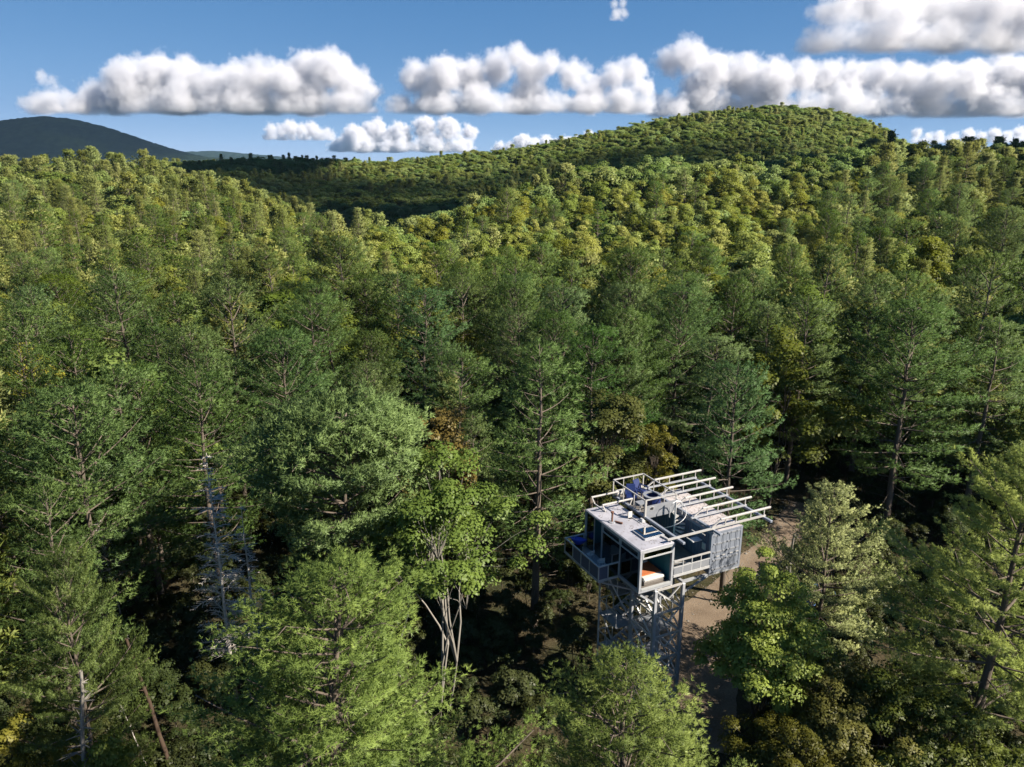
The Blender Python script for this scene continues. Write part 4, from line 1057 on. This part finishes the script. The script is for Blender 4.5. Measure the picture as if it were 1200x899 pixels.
# ---- roof beams, cross joists and the raised purlins on posts
for (lv, u0, u1) in ((2.68, -6.5, .52), (5.35, -6.9, .62), (9.35, -7.0, .60)):
    MB().box(u0, u1, lv - .09, lv + .09, H2 + .06, H2 + .20).build('roof_beam', M['blue_grey'], TW, 0.01)
PU = (-0.08, -1.76, -3.5, -5.24, -6.75)
for i, lu in enumerate(PU):
    v0 = 1.92 if i == 0 else 5.0
    MB().box(lu - .06, lu + .06, v0, 9.46, H2 + .205, H2 + .30).build('cross_joist', M['light_steel' if i == 0 else 'dark_steel'], TW)
    p = MB().box(lu - .06, lu + .06, 5.86, 9.84, H2 + .68, H2 + .79).build('purlin', M['light_steel'], TW, 0.008)
    MB().bar((lu, 5.90, H2 + .72), (lu, 5.22, H2 + .33), .075).build('knee', M['light_steel'], p)
    for lv in (6.25, 7.1, 8.25, 9.35):
        MB().bar((lu, lv, H2 + .30), (lu, lv, H2 + .68), .055).build('post', M['light_steel'], p)
for lu in (-6.6, -5.28):
    p = MB().box(lu - .05, lu + .05, .72, 3.05, H2 + .47, H2 + .56).build('purlin', M['light_steel'], TW, 0.008)
    MB().bar((lu, .76, H2 + .50), (lu, .98, H2 + .02), .075).build('knee', M['light_steel'], p)
    MB().bar((lu, 3.0, H2 + .50), (lu, 2.84, H2 + .12), .075).build('knee', M['light_steel'], p)
MB().bar((-6.6, .95, H2 + .035), (-5.28, .95, H2 + .035), .05).build('cross_joist', M['steel'], TW)

# ---- balcony along the far half of the glazed side
BL = MB().box(-6.15, -2.04, -1.5, -.02, 0.02, 0.12).build('balcony', M['dark_steel'], TW)
ub = [-6.12, -5.1, -4.1, -3.1, -2.07]
for i, lu in enumerate(ub):
    MB().bar((lu, -1.47, .12), (lu, -1.47, 1.03), .06).build('rail_post', M['white_frame'], BL)
    if i < 4: MB().box(lu + .04, ub[i + 1] - .04, -1.478, -1.462, .16, .98).build('infill_panel', M['navy' if i else 'glass'], BL)
for lv in (-.80, -.06):
    MB().bar((-2.07, lv, .12), (-2.07, lv, 1.03), .06).build('rail_post', M['white_frame'], BL)
    MB().bar((-6.12, lv, .12), (-6.12, lv, 1.03), .06).build('rail_post', M['white_frame'], BL)
MB().box(-2.078, -2.062, -1.42, -.85, .16, .98).build('infill_panel', M['navy'], BL)
MB().box(-2.078, -2.062, -.76, -.10, .16, .98).build('infill_panel', M['glass'], BL)
MB().bar((-6.15, -1.47, 1.065), (-2.04, -1.47, 1.065), .07).build('handrail', M['white_frame'], BL)
MB().bar((-2.07, -1.43, 1.065), (-2.07, -.03, 1.065), .07).build('handrail', M['white_frame'], BL)
MB().bar((-6.12, -1.43, 1.065), (-6.12, -.03, 1.065), .07).build('handrail', M['white_frame'], BL)
MB().bar((-6.12, -1.47, .14), (-2.07, -1.47, .14), .06).build('toe_rail', M['white_frame'], BL)
MB().bar((-2.07, -1.47, .15), (-2.07, -.04, .15), .06).build('toe_rail', M['white_frame'], BL)

# ---- switchback stair behind the left legs
UA, UB = -4.5, -2.52
def landing(z, v0, v1, far):
    l = MB().box(UA, UB, v0, v1, z - .08, z).build('landing', M['mesh'], TW)
    for a, b in (((UA, v0, z + 1.03), (UA, v1, z + 1.03)), ((UA, v0 if far < 0 else v1, z + 1.03), (UB, v0 if far < 0 else v1, z + 1.03))):
        MB().bar(a, b, .05).build('handrail', M['light_steel'], l)
    vs = v0 if far < 0 else v1
    for lu in (UA, (UA + UB) / 2, UB): MB().bar((lu, vs, z), (lu, vs, z + 1.0), .045).build('rail_post', M['steel'], l)
    for q in (.5, 1.0):
        vv = v0 + (v1 - v0) * q if far < 0 else v1 - (v1 - v0) * q
        MB().bar((UA, vv, z), (UA, vv, z + 1.0), .045).build('rail_post', M['steel'], l)
def flight(z0, z1, v0, v1, u0, u1):
    f = MB().bar((u0, v0, z0 - .1), (u0, v1, z1 - .1), .05, .2).bar((u1, v0, z0 - .1), (u1, v1, z1 - .1), .05, .2).build('stair_flight', M['steel'], TW)
    n = 7
    for i in range(n):
        q = (i + .5) / n; v = v0 + (v1 - v0) * q; z = z0 + (z1 - z0) * q
        MB().box(u0 + .03, u1 - .03, v - .13, v + .13, z - .03, z + .01).build('tread', M['mesh'], f)
    uo = u0 if u0 == UA else u1
    MB().bar((uo, v0, z0 + 1.0), (uo, v1, z1 + 1.0), .05).build('handrail', M['light_steel'], f)
zl = [-1.57, -3.9, -6.23, -8.56]; zh = [-.40, -2.735, -5.065, -7.395]
um = (UA + UB) / 2
for i in range(4):
    landing(zl[i], .25, 1.35, -1)
    if zh[i] < -1: landing(zh[i], 3.55, 4.6, 1)
    flight(zh[i], zl[i], 3.55, 1.35, UA, um - .05)
    if i < 3: flight(zl[i], zh[i + 1], 1.35, 3.55, um + .05, UB)
flight(zl[3], -ZF, 1.35, 3.0, um + .05, UB)
for (a, b) in (((-2.5, -.45, -.15), (-2.5, 1.2, -3.35)), ((UA, .25, -.12), (UA, 1.4, -3.3)), ((UA, .25, -3.4), (UA, 1.4, -6.5))):
    MB().bar(a, b, .08).build('hanger', M['steel'], TW)
for (lu, lv) in ((UA, .25), (UA, 4.6), (UB, 4.6)):
    MB().bar((lu, lv, -ZF - .2), (lu, lv, -.02), .09).build('stair_post', M['steel'], TW)

# ---- things that stand on or in the tower
def on_tower(name, label, cat, u, v, z, rz=0.0, group=None):
    p = TOWER_O[:2] + TU * u + TVv * v
    e = empty(name, (p[0], p[1], ZF + z), TOWER_YAW + rz); tag(e, label, cat, group); return e
b = on_tower('bed', 'bed with orange blanket behind the open end of the glazed container', 'bed', -1.25, 1.30, .19)
MB().box(-.95, .95, -.72, .72, 0.02, .24).build('bed_base', M['floorwood'], b, .02)
MB().box(-.98, .98, -.75, .75, .245, .46).build('mattress', M['cream'], b, .06)
MB().box(-.97, .62, -.79, .79, .40, .50).build('blanket', M['orange'], b, .045)
for lv in (-.36, .36): MB().box(-.93, -.58, lv - .28, lv + .28, .505, .62).build('pillow', M['cream'], b, .05)
def lounge(label, u, v, z, rz, mat, group):
    e = on_tower('lounge_chair', label, 'chair', u, v, z, rz, group)
    MB().box(-.34, .34, -.32, .32, .30, .42).build('seat', M[mat], e, .03)
    m = MB(); P = m.p
    m.hexa([P(-.34, -.32, .42), P(-.34, .32, .42), P(-.22, .32, .42), P(-.22, -.32, .42), P(-.56, -.30, 1.0), P(-.56, .30, 1.0), P(-.46, .30, 1.0), P(-.46, -.30, 1.0)]); m.build('backrest', M[mat], e, .02)
    for lv in (-.36, .36): MB().box(-.36, .34, lv - .05, lv + .05, .58, .63).build('armrest', M[mat], e, .01)
    for lu in (-.30, .30):
        for lv in (-.34, .34): MB().bar((lu, lv, 0), (lu, lv, .58), .06).build('leg', M[mat], e)
    return e
lounge('navy lounge chair on the upper deck in front of the far railing', -6.2, 4.35, H2 + .10, 0.3, 'blue', None)
lounge('navy lounge chair on the upper deck next to the left railing', -5.75, 3.25, H2 + .10, -0.5, 'blue', None)
e = on_tower('round_tub', 'round navy tub with pale rim on the upper deck', 'tub', -4.75, 4.2, H2 + .10)
def ring(parent, name, mat, r0, r1, z0, z1, n=20):
    bm = bmesh.new(); vs = []
    for i in range(n):
        a = 6.28318 * i / n; c_, s_ = math.cos(a), math.sin(a)
        vs.append([bm.verts.new((r * c_, r * s_, z)) for r, z in ((r0, z0), (r1, z0), (r1, z1), (r0, z1))])
    for i in range(n):
        p, q = vs[i], vs[(i + 1) % n]
        for j in range(4): bm.faces.new([p[j], q[j], q[(j + 1) % 4], p[(j + 1) % 4]])
    bmesh.ops.recalc_face_normals(bm, faces=bm.faces)
    me = bpy.data.meshes.new(name); bm.to_mesh(me); bm.free(); me.materials.append(mat)
    return mesh_obj(name, me, parent)
ring(e, 'wall', M['blue'], .48, .56, .0, .62); ring(e, 'rim', M['mesh'], .40, .60, .622, .68)
MB().tube([(0, 0, .02), (0, 0, .42)], .47, 20).build('bottom', M['blue'], e)
e = on_tower('folding_table', 'small grey side table on the upper deck by the left railing', 'table', -4.35, 3.05, H2 + .10)
MB().box(-.28, .28, -.28, .28, .50, .54).build('tabletop', M['mesh'], e)
for lu in (-.24, .24):
    for lv in (-.24, .24): MB().bar((lu, lv, 0), (lu, lv, .5), .04).build('leg', M['steel'], e)
# bright blue round chair at the far end of the balcony
e = on_tower('papasan_chair', 'bright blue round chair at the far end of the balcony', 'chair', -5.75, -.78, .12, .6)
def bowl(parent, name, mat, r, z, depth, n=18, m_=5, th=.07):
    bm = bmesh.new(); rows = []
    prof = [(r * k / m_, z + depth * (k / m_) ** 2) for k in range(m_ + 1)] + [(r * 1.03, z + depth + th * .6)] + [(r * k / m_ * .93, z + th + depth * (k / m_) ** 2) for k in range(m_, -1, -1)]
    for (rr, zz) in prof:
        rows.append([bm.verts.new((rr * math.cos(6.28318 * i / n) + zz * .35 - .1, rr * math.sin(6.28318 * i / n), zz + rr * math.cos(6.28318 * i / n) * -.35)) for i in range(n)])
    for a, b_ in zip(rows[:-1], rows[1:]):
        for i in range(n): bm.faces.new([a[i], a[(i + 1) % n], b_[(i + 1) % n], b_[i]])
    bmesh.ops.remove_doubles(bm, verts=bm.verts, dist=1e-4); bmesh.ops.recalc_face_normals(bm, faces=bm.faces)
    me = bpy.data.meshes.new(name); bm.to_mesh(me); bm.free(); me.materials.append(mat)
    for q in me.polygons: q.use_smooth = True
    return mesh_obj(name, me, parent)
bowl(e, 'cushion', M['bright_blue'], .52, .46, .34); ring(e, 'base', M['dark'], .26, .32, 0, .40)
e = on_tower('side_table', 'grey square table inside the glazed container behind the balcony', 'table', -3.75, .62, .19)
MB().box(-.55, .55, -.42, .42, .68, .73).build('tabletop', M['mesh'], e, .01)
for lu in (-.5, .5):
    for lv in (-.37, .37): MB().bar((lu, lv, 0), (lu, lv, .68), .05).build('leg', M['dark_steel'], e)
for (u, v, rz, lab) in ((-3.0, -.72, 2.9, 'grey bar stool on the balcony at the corner near the open end'), (-4.05, -.85, 3.4, 'grey bar stool on the balcony between the other stool and the blue round chair')):
    e = on_tower('bar_stool', lab, 'stool', u, v, .12, rz, 'stools on the balcony')
    MB().box(-.19, .19, -.19, .19, .66, .70).build('seat', M['steel'], e, .01)
    MB().box(-.21, -.18, -.18, .18, .82, .98).build('backrest', M['steel'], e)
    for lu in (-.17, .17):
        for lv in (-.17, .17): MB().bar((lu, lv, 0), (lu, lv, .66 if lu > 0 else .98), .035).build('leg', M['steel'], e)
e = on_tower('wood_stove', 'dark stove inside the glazed container below the chimney', 'stove', -4.95, 1.5, .19)
MB().box(-.3, .3, -.28, .28, .18, .85).build('body', M['dark'], e, .02)
for lu in (-.24, .24):
    for lv in (-.22, .22): MB().bar((lu, lv, 0), (lu, lv, .2), .04).build('leg', M['dark'], e)
# ---- half hidden under the leafy tree by the driveway
def tarp(px, py, sx, sy, h, label, seed):
    x, y = at_z(px, py, h * .5); r = np.random.RandomState(seed); n = 12
    g = np.linspace(-1, 1, n); X, Y = np.meshgrid(g, g); q = np.clip(1.25 - np.maximum(abs(X), abs(Y)), 0, 1)
    Z = h * np.minimum(1, q * 3.2) * (0.9 + 0.1 * np.sin(X * 4 + Y * 3)) + r.rand(n, n) * .05
    v = np.stack([X * sx, Y * sy, Z], -1).reshape(-1, 3); i = (np.arange(n - 1)[:, None] * n + np.arange(n - 1)[None]).ravel()
    me = np_mesh('tarpaulin', v, np.stack([i, i + 1, i + 1 + n, i + n], 1), [M['tarp']], smooth=True)
    o = mesh_obj('blue_tarpaulin', me); o.location = (x, y, 0); o.rotation_euler = (0, 0, .5); tag(o, label, 'tarpaulin')
tarp(953, 700, 1.6, 1.2, 1.3, 'blue tarpaulin over a pile glimpsed through the leafy tree by the driveway', 1)

# ---------------------------------------------------------------- clouds: flat based cumulus, all on one level of the sky
BASE = 600.0
def cloud_mat(dens=0.02):
    m, n, l, out = new_mat('cloud_vapour')
    v = n.new('ShaderNodeVolumePrincipled'); v.inputs['Color'].default_value = (0.76, 0.765, 0.80, 1); v.inputs['Anisotropy'].default_value = 0.1
    v.inputs['Density Attribute'].default_value = 'density'; v.inputs['Density'].default_value = dens
    l.new(v.outputs[0], out.inputs['Volume'])
    return m
M['cloud'] = cloud_mat(); M['thin_cloud'] = cloud_mat(0.005); M['mid_cloud'] = cloud_mat(0.03)
def cloud(name, label, puffs, voxel, group, z0=BASE, noise=1.0, mat='cloud'):
    """puffs: (x, y, z, radius) in metres; a density field of smoothly joined balls eaten into by billowing noise, cut flat below"""
    P = np.array(puffs, float)
    lo = (P[:, :3] - P[:, 3:4] * 1.35).min(0); hi = (P[:, :3] + P[:, 3:4] * 1.35).max(0)
    lo[2] = max(lo[2], z0 - 25)
    c0 = (lo + hi) / 2; c0[2] = z0
    ng = bpy.data.node_groups.new(name, 'GeometryNodeTree')
    ng.interface.new_socket('Geometry', in_out='INPUT', socket_type='NodeSocketGeometry'); ng.interface.new_socket('Geometry', in_out='OUTPUT', socket_type='NodeSocketGeometry')
    N = ng.nodes; L = ng.links; go = N.new('NodeGroupOutput')
    pos = N.new('GeometryNodeInputPosition').outputs[0]
    def math_(op, a, b=None, c=None, clamp=False):
        q = N.new('ShaderNodeMath'); q.operation = op; q.use_clamp = clamp
        for i, s in enumerate((a, b, c)):
            if s is None: continue
            if isinstance(s, (int, float)): q.inputs[i].default_value = float(s)
            else: L.new(s, q.inputs[i])
        return q.outputs[0]
    sdf = None; rm = float(P[:, 3].mean())
    for x, y, z, r in P:
        d = N.new('ShaderNodeVectorMath'); d.operation = 'DISTANCE'; L.new(pos, d.inputs[0]); d.inputs[1].default_value = (x - c0[0], y - c0[1], z - c0[2])
        s = math_('SUBTRACT', d.outputs['Value'], r)
        sdf = s if sdf is None else math_('SMOOTH_MIN', sdf, s, rm * 0.6)
    off = N.new('ShaderNodeVectorMath'); off.operation = 'ADD'; L.new(pos, off.inputs[0]); off.inputs[1].default_value = tuple(float(q) for q in P[0, :3] * 1.37)
    def vor(scale):
        q = N.new('ShaderNodeTexVoronoi'); q.feature = 'F1'; q.normalize = False
        L.new(off.outputs[0], q.inputs['Vector']); q.inputs['Scale'].default_value = scale; q.inputs['Detail'].default_value = 2.0; q.inputs['Roughness'].default_value = 0.5; q.inputs['Lacunarity'].default_value = 2.1
        return q.outputs['Distance']
    nz = N.new('ShaderNodeTexNoise'); L.new(off.outputs[0], nz.inputs['Vector']); nz.inputs['Scale'].default_value = 1.0 / (rm * 0.7); nz.inputs['Detail'].default_value = 6; nz.inputs['Roughness'].default_value = 0.6
    fine = N.new('ShaderNodeTexNoise'); L.new(off.outputs[0], fine.inputs['Vector']); fine.inputs['Scale'].default_value = 1.0 / (rm * 0.22); fine.inputs['Detail'].default_value = 5; fine.inputs['Roughness'].default_value = 0.65
    a1 = math_('MULTIPLY', math_('SUBTRACT', vor(1.0 / (rm * 0.62)), 0.50), rm * 0.32 * noise)
    a2 = math_('MULTIPLY', math_('SUBTRACT', nz.outputs[0], 0.5), rm * 1.5 * noise)
    a3 = math_('MULTIPLY', math_('SUBTRACT', fine.outputs[0], 0.5), rm * 0.75 * noise)
    e = math_('ADD', math_('ADD', math_('ADD', sdf, a1), a2), a3)
    den = math_('MULTIPLY', math_('MULTIPLY', e, -1.0), 1.0 / (rm * 0.85), clamp=True)
    sp = N.new('ShaderNodeSeparateXYZ'); L.new(pos, sp.inputs[0])
    cut = math_('MULTIPLY_ADD', math_('ADD', sp.outputs[2], math_('MULTIPLY', math_('SUBTRACT', nz.outputs[0], 0.5), rm * 0.35)), 1.0 / (rm * 0.18), 0.3, clamp=True)
    den = math_('MULTIPLY', den, cut)
    vc = N.new('GeometryNodeVolumeCube'); L.new(den, vc.inputs['Density'])
    vc.inputs['Min'].default_value = tuple(lo - c0); vc.inputs['Max'].default_value = tuple(hi - c0)
    for k, ax in enumerate('XYZ'): vc.inputs[f'Resolution {ax}'].default_value = max(8, int((hi[k] - lo[k]) / voxel))
    sm = N.new('GeometryNodeSetMaterial'); sm.inputs['Material'].default_value = M[mat]
    L.new(vc.outputs[0], sm.inputs[0]); L.new(sm.outputs[0], go.inputs[0])
    me = bpy.data.meshes.new(name); o = mesh_obj(name, me); o.location = c0
    md = o.modifiers.new('vapour', 'NODES'); md.node_group = ng
    tag(o, label, 'cloud', group, 'stuff')
    return o
def pix_cloud(name, label, base_py, lumps, group, depth=1.0, vox=1.0, z0=BASE, noise=1.0):
    """lumps (px, py, r in px) seen from the camera; the base line fixes how far off the cloud is"""
    el = math.atan((449.5 - base_py) / FPX) - PITCH
    D = (z0 - CAM_Z) / math.tan(el); r_ = np.random.RandomState(int(base_py * 7 + lumps[0][0])); out = []
    if max(q[2] for q in lumps) < 14:                        # small clouds: closely set puffs
        lumps = sorted(lumps); lumps = [q for a, b in zip(lumps, lumps[1:]) for q in (a, ((a[0] + b[0]) / 2, (a[1] + b[1]) / 2 + 2, (a[2] + b[2]) * .42))] + lumps[-1:]
    for px, py, rr in lumps:
        for k in range(2):
            yy = D * (1 + (r_.rand() - .3) * 0.10 * depth * (1 if k else .3))
            x, y, z = at_y(px, py, yy); out.append((x, y, max(z, z0 + 0.35 * rr * yy / FPX), rr * yy / FPX * (1 if k == 0 else .85)))
    xs = np.array([q[0] for q in lumps]); rs = np.array([q[2] for q in lumps]); x = xs.min() - rs.min() * .5; rb = float(rs.max()) * .70
    while x < xs.max() + rs.min() * .5:                      # the level row along the base
        q = at_y(x, base_py - rb * .35 + r_.rand() * 2, D * (1 + (r_.rand() - .5) * .05)); out.append((q[0], q[1], z0 + rb * .30 * D / FPX, rb * r_.uniform(.8, 1.1) * D / FPX)); x += rb * .8
    return cloud(name, label, out, D / FPX * 1.15 * vox, group, z0, noise)
GV = 'cumulus clouds over the hills'
pix_cloud('cloud', 'long white cumulus cloud with a flat grey base at the left above the blue mountain', 134,
          [(110, 112, 20), (150, 100, 32), (185, 92, 30), (218, 92, 26), (250, 104, 26), (278, 96, 26), (305, 92, 26), (335, 96, 26), (362, 84, 27), (385, 82, 26), (410, 98, 26), (436, 108, 16), (85, 118, 12), (62, 96, 9), (50, 90, 7), (210, 118, 30), (290, 118, 30), (360, 118, 30)], GV)
pix_cloud('cloud', 'white cumulus cloud with a small tower in the middle of the sky', 133,
          [(488, 92, 22), (520, 88, 24), (552, 92, 24), (582, 80, 22), (605, 66, 17), (622, 84, 22), (645, 76, 16), (672, 88, 20), (698, 100, 16), (722, 88, 19), (742, 84, 18), (755, 104, 16), (510, 118, 24), (560, 118, 24), (620, 116, 26), (690, 118, 24), (730, 118, 20), (470, 122, 14)], GV)
pix_cloud('cloud', 'long bright cumulus bank behind the top of the big hill', 137,
          [(785, 72, 18), (805, 68, 24), (835, 84, 26), (870, 92, 28), (905, 94, 28), (940, 90, 22), (968, 92, 24), (1000, 96, 26), (1030, 92, 24), (1062, 98, 26), (1100, 96, 26), (1140, 96, 28), (1180, 92, 30), (1215, 96, 32), (820, 112, 28), (900, 116, 26), (990, 116, 26), (1080, 118, 26), (1160, 118, 26)], GV)
pix_cloud('cloud', 'large cumulus cloud with a dark grey base cut by the top right corner', 62,
          [(968, 16, 20), (992, 8, 26), (1025, 4, 30), (1060, 14, 28), (1095, 6, 30), (1130, 14, 30), (1170, 8, 34), (1210, 14, 36), (1255, 10, 40), (1050, 40, 26), (1110, 42, 26), (1170, 42, 28)], GV, 1.6)
pix_cloud('cloud', 'low small cloud under the flat base of the left cloud', 164, [(318, 152, 9), (340, 150, 11), (365, 152, 11), (385, 156, 8)], GV, noise=1.35, vox=.8)
pix_cloud('cloud', 'low bank of puffy clouds above the far ridge under the middle cloud', 178, [(415, 160, 15), (440, 154, 16), (468, 160, 17), (498, 150, 15), (525, 150, 15), (550, 156, 11), (425, 172, 16), (462, 174, 17), (505, 174, 17), (542, 175, 14), (400, 170, 11)], GV, noise=1.2, vox=.8)
pix_cloud('cloud', 'small pale clouds low over the far ridge beside the big hill', 181, [(585, 174, 9), (612, 168, 12), (640, 168, 11), (664, 166, 8), (690, 158, 7)], GV, noise=1.2, vox=.8)
pix_cloud('cloud', 'small white clouds low behind the right shoulder of the big hill', 168, [(1075, 156, 7), (1100, 160, 8), (1135, 158, 9), (1165, 158, 9), (1195, 156, 9)], GV, noise=1.35, vox=.8)
pix_cloud('cloud', 'two tiny white wisps high in the blue above the middle cloud', 24, [(720, 5, 6), (730, 4, 6), (722, 19, 7), (732, 17, 6)], GV, vox=.35, noise=.8)

# unseen clouds overhead, towards the sun: their shade lies over the near wood and over the far ridge
def overhead(label, spots, r, voxel, zc=40.0, mat='thin_cloud', base=BASE):
    """spots: ground points (x, y) the cloud stands over along the sun's beam"""
    k = (base + zc - 20) / sdir.z; rr = np.random.RandomState(int(abs(spots[0][0]) + 3)); out = []
    for x, y in spots: out.append((x + sdir.x * k, y + sdir.y * k, base + zc + rr.uniform(-10, 25), r * rr.uniform(.85, 1.15)))
    return cloud('cloud', label, out, voxel, GV, base, 0.8, mat)
A_ = [(x, y) for x in range(0, 520, 88) for y in (-55, 15, 85)] + [(150, 130), (230, 150), (320, 180), (300, 120)]
overhead('long thin cumulus cloud high over the near wood on the side of the sun', A_, 70, 20)
overhead('unseen thin cloud veil added to shade the right slope', [(105, 150), (140, 190), (180, 230), (215, 185), (255, 225), (190, 160), (150, 250), (230, 270)], 50, 15, 20)  # added out of view only to darken the right slope
overhead('smaller cumulus cloud whose shade lies on the far ridge', [(-190, 460), (-145, 432), (-100, 425), (-70, 450), (-130, 475), (-165, 490)], 52, 14, 20, 'mid_cloud')
overhead('unseen small cloud added to shade the face of the big hill', [(-95, 415), (-50, 425), (0, 425), (50, 432), (100, 440), (20, 455), (-60, 450), (75, 455)], 46, 13, 20, 'mid_cloud')  # added out of view to set the hill darker than the near ridge
overhead('unseen broad cloud added high up to shade the blue mountain', [(x, y) for x in range(-3100, -1300, 300) for y in (2500, 2800, 3100, 3400)], 260, 70, 60, 'cloud', 900)  # added above the view to keep direct sun off the mountain

# ---------------------------------------------------------------- the air between: one even body of haze round everything but the sky
def haze():
    m, n, l, out = new_mat('thin_haze')
    v = n.new('ShaderNodeVolumePrincipled'); v.inputs['Color'].default_value = (0.36, 0.62, 0.95, 1); v.inputs['Density'].default_value = 0.000024; v.inputs['Anisotropy'].default_value = 0.0
    l.new(v.outputs[0], out.inputs['Volume'])
    bm = bmesh.new(); x, y0, y1, z0, z1 = 70000, -900, 8500, -40, 330
    x = 20000
    vs = [bm.verts.new(q) for q in ((-x, y0, z0), (x, y0, z0), (x, y1, z0), (-x, y1, z0), (-x, y0, z1), (x, y0, z1), (x, y1, z1), (-x, y1, z1))]
    for f in ((3, 2, 1, 0), (4, 5, 6, 7), (0, 1, 5, 4), (1, 2, 6, 5), (2, 3, 7, 6), (3, 0, 4, 7)): bm.faces.new([vs[i] for i in f])
    me = bpy.data.meshes.new('haze'); bm.to_mesh(me); bm.free(); me.materials.append(m)
    o = mesh_obj('haze', me); tag(o, 'thin blue haze over the whole valley', 'haze', kind='stuff')
haze()
